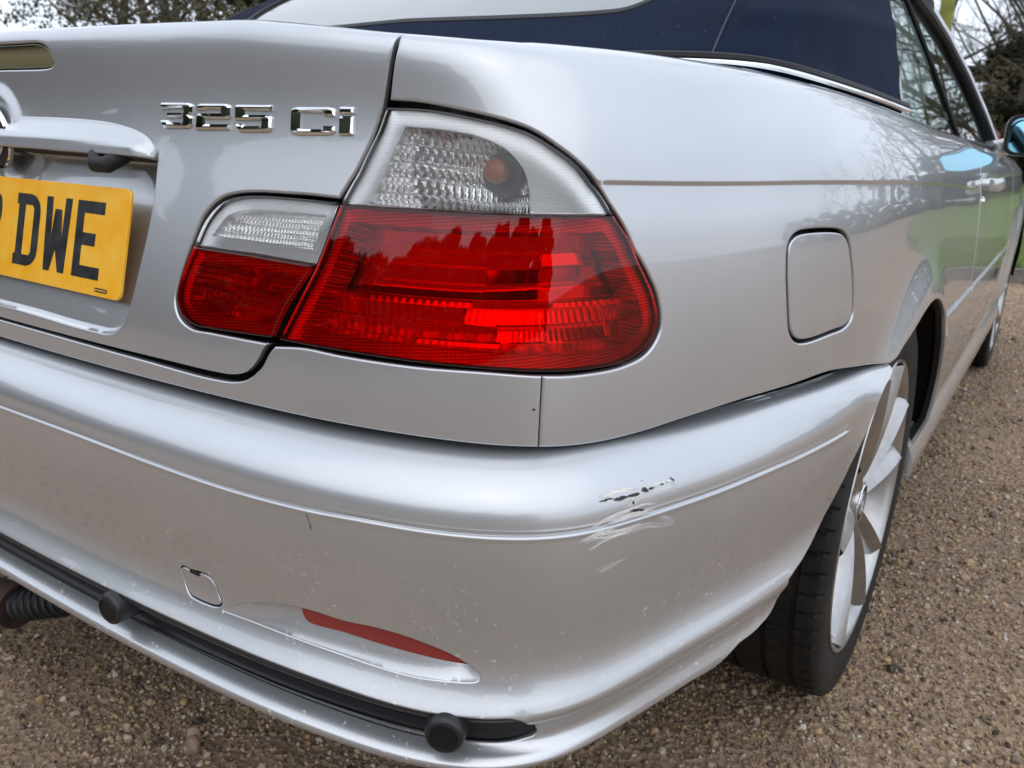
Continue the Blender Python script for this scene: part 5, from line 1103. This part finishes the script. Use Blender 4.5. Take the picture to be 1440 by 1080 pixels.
# lawn beyond the kerb
KY=6.72
def kline(x): return KY+.02*x+.012*min(x,1.2)**2+1.7*max(0,x-1.15)**1.6
xs=np.concatenate([np.linspace(-60,-6,19),np.linspace(-5.5,8,28),np.linspace(9,60,18)])
V=[];F=[]
for x in xs: V+=[(x,kline(max(-8,min(x,14)))+.11,.085),(x,max(14,kline(max(-8,min(x,14)))+3),.12),(x,38,.25),(x,90,.6)]
for i in range(len(xs)-1):
    for k in range(3): F.append((i*4+k,(i+1)*4+k,(i+1)*4+k+1,i*4+k+1))
struct('lawn',V,F,M['grass'])
kb=bpy.data.objects.new('kerb',None);COL.objects.link(kb);kb['kind']='structure'
x=-5.0;kme=None
while x<6.:
    L_=.60;yk=kline(x+L_/2);a=math.atan2(kline(x+L_)-kline(x),L_)
    if kme is None:
        import bmesh
        bm=bmesh.new();bmesh.ops.create_cube(bm,size=1);bmesh.ops.scale(bm,vec=(L_-.012,.12,.20),verts=bm.verts);bmesh.ops.bevel(bm,geom=bm.edges[:],offset=.014,segments=2,affect='EDGES')
        kme=bpy.data.meshes.new('kerb_stone');bm.to_mesh(kme);bm.free();kme.materials.append(M['kerb'])
    o=bpy.data.objects.new('kerb_stone',kme);COL.objects.link(o);o.parent=kb;o.location=(x+L_/2,yk+.05,.0+random.uniform(-.006,.006));o.rotation_euler=(random.uniform(-.02,.02),0,a+random.uniform(-.01,.01));x+=L_
# loose stones: instanced by geometry nodes over the part of the drive in view
def scatter(name,P,scl,mtl,kind='pebble'):
    n=len(P);me=bpy.data.meshes.new(name);me.vertices.add(n);me.vertices.foreach_set('co',P.astype(np.float32).ravel())
    a=me.attributes.new('scl','FLOAT_VECTOR','POINT');a.data.foreach_set('vector',scl.astype(np.float32).ravel())
    rot=RNG.uniform(0,6.283,(n,3)).astype(np.float32)
    if kind=='blade': rot[:,:2]=RNG.normal(0,.28,(n,2))
    a=me.attributes.new('rot','FLOAT_VECTOR','POINT');a.data.foreach_set('vector',rot.ravel())
    ob=link(name,me,mtl,None,kind='stuff')
    ng=bpy.data.node_groups.new(name+'_nodes','GeometryNodeTree');ng.interface.new_socket('Geometry',in_out='INPUT',socket_type='NodeSocketGeometry');ng.interface.new_socket('Geometry',in_out='OUTPUT',socket_type='NodeSocketGeometry')
    gi=ng.nodes.new('NodeGroupInput');go=ng.nodes.new('NodeGroupOutput');ip=ng.nodes.new('GeometryNodeInstanceOnPoints');gg=ng.nodes.new('GeometryNodeGeometryToInstance')
    ng.links.new(gi.outputs[0],ip.inputs['Points'])
    if kind=='pebble':
        for k in range(4):
            ic=ng.nodes.new('GeometryNodeMeshIcoSphere');ic.inputs['Radius'].default_value=.5;ic.inputs['Subdivisions'].default_value=2
            ps=ng.nodes.new('GeometryNodeInputPosition');nz=ng.nodes.new('ShaderNodeTexNoise');nz.noise_dimensions='4D';nz.inputs['W'].default_value=k*7.3;nz.inputs['Scale'].default_value=1.7;nz.inputs['Detail'].default_value=1.
            sp=ng.nodes.new('GeometryNodeSetPosition');sb=ng.nodes.new('ShaderNodeVectorMath');sb.operation='SUBTRACT';sb.inputs[1].default_value=(.5,.5,.5);ml=ng.nodes.new('ShaderNodeVectorMath');ml.operation='SCALE';ml.inputs['Scale'].default_value=.95
            ng.links.new(ps.outputs[0],nz.inputs['Vector']);ng.links.new(nz.outputs['Color'],sb.inputs[0]);ng.links.new(sb.outputs[0],ml.inputs[0]);ng.links.new(ml.outputs[0],sp.inputs['Offset']);ng.links.new(ic.outputs['Mesh'],sp.inputs['Geometry'])
            sm=ng.nodes.new('GeometryNodeSetMaterial');sm.inputs['Material'].default_value=mtl;ng.links.new(sp.outputs[0],sm.inputs[0])
            ss=ng.nodes.new('GeometryNodeSetShadeSmooth');ss.inputs['Shade Smooth'].default_value=(k%2==0);ng.links.new(sm.outputs[0],ss.inputs[0]);ng.links.new(ss.outputs[0],gg.inputs[0])
    else:
        for k in range(3):
            cu=ng.nodes.new('GeometryNodeMeshCone');cu.fill_type='NONE';cu.inputs['Vertices'].default_value=3;cu.inputs['Radius Top'].default_value=.0;cu.inputs['Radius Bottom'].default_value=.06;cu.inputs['Depth'].default_value=1.
            sm=ng.nodes.new('GeometryNodeSetMaterial');sm.inputs['Material'].default_value=mtl;ng.links.new(cu.outputs['Mesh'],sm.inputs[0]);ng.links.new(sm.outputs[0],gg.inputs[0])
    ng.links.new(gg.outputs[0],ip.inputs['Instance']);ip.inputs['Pick Instance'].default_value=True
    def att(nm):
        q=ng.nodes.new('GeometryNodeInputNamedAttribute');q.data_type='FLOAT_VECTOR';q.inputs['Name'].default_value=nm;return q.outputs['Attribute']
    er=ng.nodes.new('FunctionNodeEulerToRotation');ng.links.new(att('rot'),er.inputs[0]);ng.links.new(er.outputs[0],ip.inputs['Rotation']);ng.links.new(att('scl'),ip.inputs['Scale'])
    ng.links.new(ip.outputs[0],go.inputs[0]);md=ob.modifiers.new('scatter','NODES');md.node_group=ng
    return ob
def pebbles(x0,x1,y0,y1,dens,smin,smax,pw):
    n=int((x1-x0)*(y1-y0)*dens);s=smin+(smax-smin)*RNG.random(n)**pw;P=np.stack([RNG.uniform(x0,x1,n),RNG.uniform(y0,y1,n),np.zeros(n)],1)
    return P,s
sets=[pebbles(-.75,1.45,-.35,2.4,14500,.003,.0062,1.5),pebbles(-.75,1.45,-.35,2.4,3600,.006,.0125,2.4),pebbles(.75,1.40,2.4,6.75,8500,.0035,.007,1.5),pebbles(.3,1.6,2.4,6.75,1700,.007,.014,2.4),pebbles(-1.1,2.2,-1.7,-.35,5200,.005,.014,1.9),pebbles(-.75,2.4,-2.6,-1.7,1200,.006,.014,1.8),pebbles(-.75,1.5,-.35,6.7,32,.014,.024,1.5),pebbles(1.45,3.2,-.35,5,1100,.006,.015,1.8)]
PP=np.concatenate([a for a,_ in sets]);ssz=np.concatenate([b_ for _,b_ in sets])
# drifts: thin the stones where the drive is worn to fines
def vnoise(p,f,sd):
    g=np.random.default_rng(sd).random((64,64));q=(p*f)%63;i=q.astype(int);w=q-i;w=w*w*(3-2*w);return (g[i[:,0],i[:,1]]*(1-w[:,0])+g[i[:,0]+1,i[:,1]]*w[:,0])*(1-w[:,1])+(g[i[:,0],i[:,1]+1]*(1-w[:,0])+g[i[:,0]+1,i[:,1]+1]*w[:,0])*w[:,1]
q=.55*vnoise(PP[:,:2]+20,5.,1)+.3*vnoise(PP[:,:2]+20,13.,2)+.15*vnoise(PP[:,:2]+20,31.,3);keep=RNG.random(len(PP))<np.clip((q-.18)*2.1,.22,1)
PP=PP[keep];ssz=ssz[keep];SCL=ssz[:,None]*RNG.uniform(.65,1.25,(len(ssz),3));PP[:,2]=ssz*.12
scatter('gravel',PP,SCL,M['pebble'])
# ragged grass near the kerb
n=26000;gx=RNG.uniform(-3.2,3.2,n);gy=np.array([kline(a) for a in gx])+.11+RNG.random(n)**1.7*3.2
gh=RNG.uniform(.02,.055,n);scatter('grass',np.stack([gx,gy,np.full(n,.085)+gh*.4],1),np.stack([gh*1.2,gh*1.2,gh],1),M['blade'],'blade')
# ------------------------------------------------------------ trees
def tree_parts(seed,H,r0,limbs=16,lean=0.,low=.22,droop=0.,spread=.42,dens=1.):
    rn=random.Random(seed);trunk=MB();crown=MB()
    def branch(mb,p,d,L,r,n,sides,bend,grav=0.):
        pts=[p.copy()];dd=d.copy();rs=[r]
        for i in range(n):
            dd=(dd+Vector((rn.gauss(0,bend),rn.gauss(0,bend),rn.gauss(0,bend)+grav))).normalized();pts.append(pts[-1]+dd*(L/n));rs.append(r*(1-.85*(i+1)/n)+.0015)
        mb.add(tube(pts,rs,sides,False));return pts,dd
    tp,_=branch(trunk,Vector((0,0,-.1)),Vector((lean,lean*.3,1)).normalized(),H,r0,9,9,.035)
    def at(pts,u):
        f=u*(len(pts)-1);i=min(int(f),len(pts)-2);return pts[i].lerp(pts[i+1],f-i),(pts[i+1]-pts[i]).normalized()
    for a in range(limbs):
        u=low+(1-low)*(a+.5)/limbs;p,td=at(tp,u);az=a*2.4+rn.uniform(-.5,.5);el=rn.uniform(.25,.75)+u*.3;d=Vector((math.cos(az)*math.cos(el),math.sin(az)*math.cos(el),math.sin(el)));L=H*spread*(1.08-u*.75)*rn.uniform(.75,1.2)
        lp,_=branch(trunk if a<0 else crown,p,d,L,r0*.42*(1.05-u)+.008,6,6,.11,.03-droop)
        for b_ in range(int(7*dens)):
            u2=rn.uniform(.25,1);q,ld=at(lp,u2);d2=(ld+Vector((rn.gauss(0,.6),rn.gauss(0,.6),rn.gauss(.15,.5)))).normalized();L2=L*.42*(1.15-u2*.6)*rn.uniform(.6,1.2)
            bp,_=branch(crown,q,d2,L2,.012+.006*rn.random(),4,4,.14,.02-droop)
            for c_ in range(int(8*dens)):
                u3=rn.uniform(.15,1);q3,l3=at(bp,u3);d3=(l3+Vector((rn.gauss(0,.6),rn.gauss(0,.6),rn.gauss(.1,.5)))).normalized();L3=L2*.5*rn.uniform(.5,1.2)
                tp3,_=branch(crown,q3,d3,L3,.0055,3,3,.15)
                for e_ in range(int(3*dens)):
                    q4,l4=at(tp3,rn.uniform(.2,1));d4=(l4+Vector((rn.gauss(0,.7),rn.gauss(0,.7),rn.gauss(.1,.6)))).normalized();branch(crown,q4,d4,L3*.55*rn.uniform(.5,1.1),.0035,2,3,.15)
    return trunk,crown
def leafy(seed,H,W_,n,ls,conif=True):
    rn=np.random.default_rng(seed);crown=MB();V=[];F=[]
    nc=90 if conif else 60;cl=[]
    for i in range(nc):
        u=rn.random()**.8;z=H*(.10+.88*u) if conif else H*(.05+.9*rn.random());rr=W_*((1.04-u)**.75 if conif else math.sqrt(max(.05,1-((z/H-.45)/.58)**2)));a=rn.random()*6.283;q=rr*(.35+.65*rn.random());cl.append((q*math.cos(a),q*math.sin(a),z,W_*rn.uniform(.16,.34)))
    cl=np.array(cl);k=rn.integers(0,nc,n);d=rn.normal(0,1,(n,3));d/=np.linalg.norm(d,axis=1)[:,None];r=cl[k,3]*rn.random(n)**.45;P=cl[k,:3]+d*r[:,None]*np.array([1.25,1.25,.6]);P[:,2]=np.maximum(P[:,2],.1)
    A=rn.normal(0,1,(n,3));A/=np.linalg.norm(A,axis=1)[:,None];Bq=np.cross(A,rn.normal(0,1,(n,3)));Bq/=np.linalg.norm(Bq,axis=1)[:,None];sz=ls*rn.uniform(.6,1.3,n)[:,None]
    w=.30 if conif else .55
    VV=np.stack([P-A*sz,P+Bq*sz*w,P+A*sz,P-Bq*sz*w],1).reshape(-1,3);FF=np.arange(4*n).reshape(-1,4);crown.V=[tuple(v) for v in VV];crown.F=[tuple(f) for f in FF]
    return crown
TM={}
def tree_kind(key,trunk,crown,mt,mc):
    a=bpy.data.meshes.new('trunk');a.from_pydata([tuple(v) for v in trunk.V],[],trunk.F);a.materials.append(mt);a.polygons.foreach_set('use_smooth',np.ones(len(a.polygons),bool))
    b=bpy.data.meshes.new('crown');b.from_pydata([tuple(v) for v in crown.V],[],crown.F);b.materials.append(mc);TM[key]=(a,b)
for k,(sd_,H,r0,lm,sp_,dn) in {'bare_a':(3,11,.16,18,.40,1.),'bare_b':(9,9,.12,15,.46,1.05),'bare_c':(21,13,.19,20,.34,.9)}.items():
    t_,c_=tree_parts(sd_,H,r0,lm,.03,.18,0.,sp_,dn);tree_kind(k,t_,c_,M['bark'],M['twig'])
t_,c_=tree_parts(33,9,.085,7,.03,.5,0.,.30,.7);tree_kind('mossy',t_,c_,M['moss'],M['twig'])
def stem(H,r): 
    m=MB();m.add(tube([(0,0,-.1),(.03,.02,H*.4),(0,.05,H*.8)],[r,r*.7,r*.25],9,False));return m
tree_kind('conifer',stem(9,.16),leafy(5,9.,2.6,21000,.17),M['bark'],M['needle'])
M['olive']=pbsdf('olive_leaves',(.07,.06,.028),.7,noise=(.7,(.05,.042,.022),(.11,.095,.045),6))
tree_kind('thicket',stem(4,.05),leafy(19,4.6,2.2,3900,.06,False),M['bark'],M['olive'])
tree_kind('shrub',stem(3,.06),leafy(8,3.4,1.9,12000,.075,False),M['bark'],M['leaf'])
tree_kind('ever',stem(8,.2),leafy(11,8.5,3.6,26000,.25,False),M['bark'],M['leaf'])
def tree(name,key,x,y,sc,rz,label,cat,group,z=None):
    if z is None: z=0. if y<KY else .1
    r=bpy.data.objects.new(name,None);COL.objects.link(r);r.location=(x,y,z);r.rotation_euler=(0,0,rz);r.scale=(sc,)*3 if not isinstance(sc,tuple) else sc
    r['label']=label;r['category']=cat
    if group: r['group']=group
    for me,nm in zip(TM[key],('trunk','crown')):
        o=bpy.data.objects.new(nm,me);COL.objects.link(o);o.parent=r
    return r
# ahead of the car, right-hand side of the view
tree('mossy_tree','mossy',-0.54,11.0,1.15,.4,'slim yellow-green algae-covered tree trunk rising just past the windscreen pillar','tree',None)
tree('conifer','conifer',-.9,33,(1.25,1.25,.52),.3,'dark bushy conifer at the end of the lawn, above the door mirror','tree',None)
tree('bare_tree','bare_a',-.85,31,.95,1.1,'straightest bare trunk at the right edge, standing above the door mirror','tree','bare trees at the end of the lawn')
tree('bare_tree','bare_b',-3.4,34,1.45,2.0,'leafless tree nearest the windscreen pillar at the end of the lawn','tree','bare trees at the end of the lawn')
tree('bare_tree','bare_a',-1.6,33,1.1,5.1,'leafless tree between the pillar and the door mirror, the nearer one','tree','bare trees at the end of the lawn')
tree('bare_tree','bare_c',-1.8,40,1.1,4.4,'leafless tree between the pillar and the door mirror, the farther, thinner one','tree','bare trees at the end of the lawn')
tree('bush','thicket',-2.2,29.5,.8,1.9,'olive-brown bush at the end of the lawn next to the windscreen pillar','bush',None)
tree('shrub','shrub',-3.2,36,.62,.2,'low dark evergreen shrub behind the olive bush by the windscreen pillar','shrub',None)
tree('shrub','shrub',-.4,37,.55,1.3,'low dark evergreen shrub at the far edge of the lawn above the mirror','shrub',None)
tree('bush','thicket',-.6,44,1.7,.6,'tall olive-brown thicket at the very end of the lawn','bush',None)
# the same belt goes on to the right of the frame, where the door and the glass mirror it
for i,(x,y,k,s_,rz) in enumerate([(1.9,36,'bare_a',1.25,.2),(4.2,30,'bare_a',1.15,3.2),(6.5,34,'bare_b',1.5,1.0),(.6,29,'bare_b',1.3,2.2),(1.2,38,'bare_c',1.2,.9),(.1,42,'bare_b',1.8,3.9)]):
    tree('bare_tree',k,x,y,s_,rz,'leafless tree in the belt running on past the right edge of the lawn view','tree','bare trees past the right edge')
for i,(x,y,k,s_,rz) in enumerate([(.9,30,'thicket',.75,.3),(3.4,30.5,'thicket',.8,3.),(1.6,45,'thicket',1.6,4.)]):
    tree('bush',k,x,y,s_,rz,'olive-brown bush in the belt running on past the right edge of the lawn view','bush','bushes past the right edge')
for i,(x,y,s_,rz) in enumerate([(2.2,38.5,.6,2.6),(5.2,36,.62,4.)]):
    tree('shrub','shrub',x,y,s_,rz,'dark evergreen shrub in the belt running on past the right edge of the lawn view','shrub','shrubs past the right edge')
# beyond the boot, top left of the view
for i,(x,y,k,s_,rz,lb) in enumerate([(-20,12.5,'bare_a',.95,.7,'leafless tree at the far left, its twigs just above the brake light'),(-17.5,12.5,'bare_b',1.1,1.9,'slender leafless tree above the left half of the boot lid'),(-15.2,14.,'bare_c',.85,5.0,'leafless tree with the thickest trunk above the boot lid'),(-13.2,12.9,'bare_a',.8,3.3,'leafless tree right beside the dark evergreen above the boot lid')]):
    tree('bare_tree',k,x,y,s_,rz,lb,'tree','bare trees beyond the boot lid')
for i,(x,y,k,s_,rz) in enumerate([(-25,17,'bare_b',1.5,2.5),(-22,19,'bare_a',1.3,.5),(-19.5,19.5,'bare_c',1.2,1.6),(-27,21,'bare_a',1.5,4.1),(-22.5,16,'bare_b',1.3,5.6),(-18,16.5,'bare_b',1.3,3.0)]):
    tree('bare_tree',k,x,y,s_,rz,'leafless tree in the tangle of twigs far behind the boot lid','tree','distant bare trees beyond the boot lid')
for i,(x,y,s_,rz,lb) in enumerate([(-19.5,11.3,.92,.3,'olive-brown bush at the far left above the brake light'),(-17.,11.2,.86,1.4,'olive-brown bush, second from the left above the boot lid'),(-15.2,11.9,.95,2.6,'olive-brown bush above the middle of the boot lid'),(-13.6,11.9,.88,4.,'olive-brown bush just left of the dark evergreen above the boot lid')]):
    tree('bush','thicket',x,y,s_,rz,lb,'bush','bushes beyond the boot lid')
tree('evergreen_tree','ever',-12.6,13.6,.66,.4,'dense dark evergreen above the boot lid next to the rear window','tree',None)
# round the rest of the drive: seen mirrored in the paint, the glass and the lamps
rn=random.Random(12)
for i in range(24):
    a=math.radians(172+i*6.4+rn.uniform(-3,3));R_=rn.uniform(16.5,19.5);tree('evergreen_tree','ever',R_*math.cos(a),R_*math.sin(a)+.5,rn.uniform(.54,.66),rn.uniform(0,6),'evergreen tree in the belt behind the photographer','tree','tree belt behind the photographer')
for i in range(18):
    a=math.radians(174+i*8.3+rn.uniform(-2,2));R_=rn.uniform(21,23.5);tree('evergreen_tree','ever',R_*math.cos(a),R_*math.sin(a)+.5,rn.uniform(.64,.78),rn.uniform(0,6),'evergreen tree in the belt behind the photographer','tree','tree belt behind the photographer')
for i in range(6):
    a=math.radians(58+i*5.+rn.uniform(-1,1));R_=rn.uniform(36,44);tree('bare_tree',('bare_a','bare_b','bare_c')[i%3],R_*math.cos(a)+1,R_*math.sin(a),rn.uniform(.7,1.),rn.uniform(0,6),'leafless tree on the right-hand side of the lawn','tree','trees to the right of the lawn')
for i in range(9):
    a=math.radians(48+i*4.5+rn.uniform(-1,1));R_=rn.uniform(36,44);tree('shrub','shrub',R_*math.cos(a)+1,R_*math.sin(a),rn.uniform(.7,1.3),rn.uniform(0,6),'rounded evergreen shrub on the right-hand side of the lawn','shrub','shrubs on the right of the lawn')

# far red car beyond the lawn
far=bpy.data.objects.new('red_car',None);COL.objects.link(far);far.location=(-1.52,23.2,.17);far['label']='small red car far beyond the lawn, showing behind the door mirror';far['category']='car'
M['redpaint']=pbsdf('red_paint',(.45,.012,.014),.3,coat=.8);M['farglass']=pbsdf('far_glass',(.02,.024,.026),.1)
def sect(rows,nm,m,par):
    V=[];F=[];k=len(rows[0])
    for r in rows: V+=r
    for i in range(len(rows)-1):
        for j in range(k): F.append((i*k+j,i*k+(j+1)%k,(i+1)*k+(j+1)%k,(i+1)*k+j))
    F.append(tuple(range(k))[::-1]);F.append(tuple((len(rows)-1)*k+j for j in range(k)));b=MB();b.add((V,F));return b.build(nm,m,par,deg=40)
def ring(y,w,z0,z1,tp=1.): return [(-w,y,z0),(-w,y,z0+(z1-z0)*.6),(-w*tp,y,z1),(w*tp,y,z1),(w,y,z0+(z1-z0)*.6),(w,y,z0)]
sect([ring(0,.70,.42,.78,.94),ring(.12,.84,.28,.92,.92),ring(1.,.86,.22,.95,.93),ring(2.6,.86,.22,.95,.93),ring(3.6,.83,.25,.86,.92),ring(3.9,.68,.38,.70,.95)],'body',M['redpaint'],far)
sect([ring(.15,.74,.92,1.02,.95),ring(.42,.74,.92,1.42,.82),ring(1.0,.76,.93,1.49,.80),ring(1.9,.76,.93,1.47,.80),ring(2.75,.74,.92,.98,.95)],'cabin',M['redpaint'],far)
for nm,pts in (('rear_screen',[(-.56,.19,1.05),(.56,.19,1.05),(.50,.40,1.36),(-.50,.40,1.36)]),('side_window',[(.752,.6,1.0),(.75,2.3,1.0),(.655,1.8,1.40),(.655,.7,1.40)]),('side_window',[(-.752,.6,1.0),(-.75,2.3,1.0),(-.655,1.8,1.40),(-.655,.7,1.40)])):
    mk(nm,[(x*1.012,y-.012,z) for x,y,z in pts],[(0,1,2,3)],M['farglass'],far,False)
for sx_ in (-1,1):
    for yw in (.75,3.15): b=MB();b.add(lathe([(0,.10),(.19,.10),(.20,.06),(.30,.08),(.31,-.08),(0,-.08)],24,c=(sx_*.78,yw,.31)));b.build('wheel',M['tyre'],far)
    b=MB();b.box((sx_*.70,.06,.80),(.18,.06,.14));b.build('tail_light',M['redplastic'],far,smooth=False)
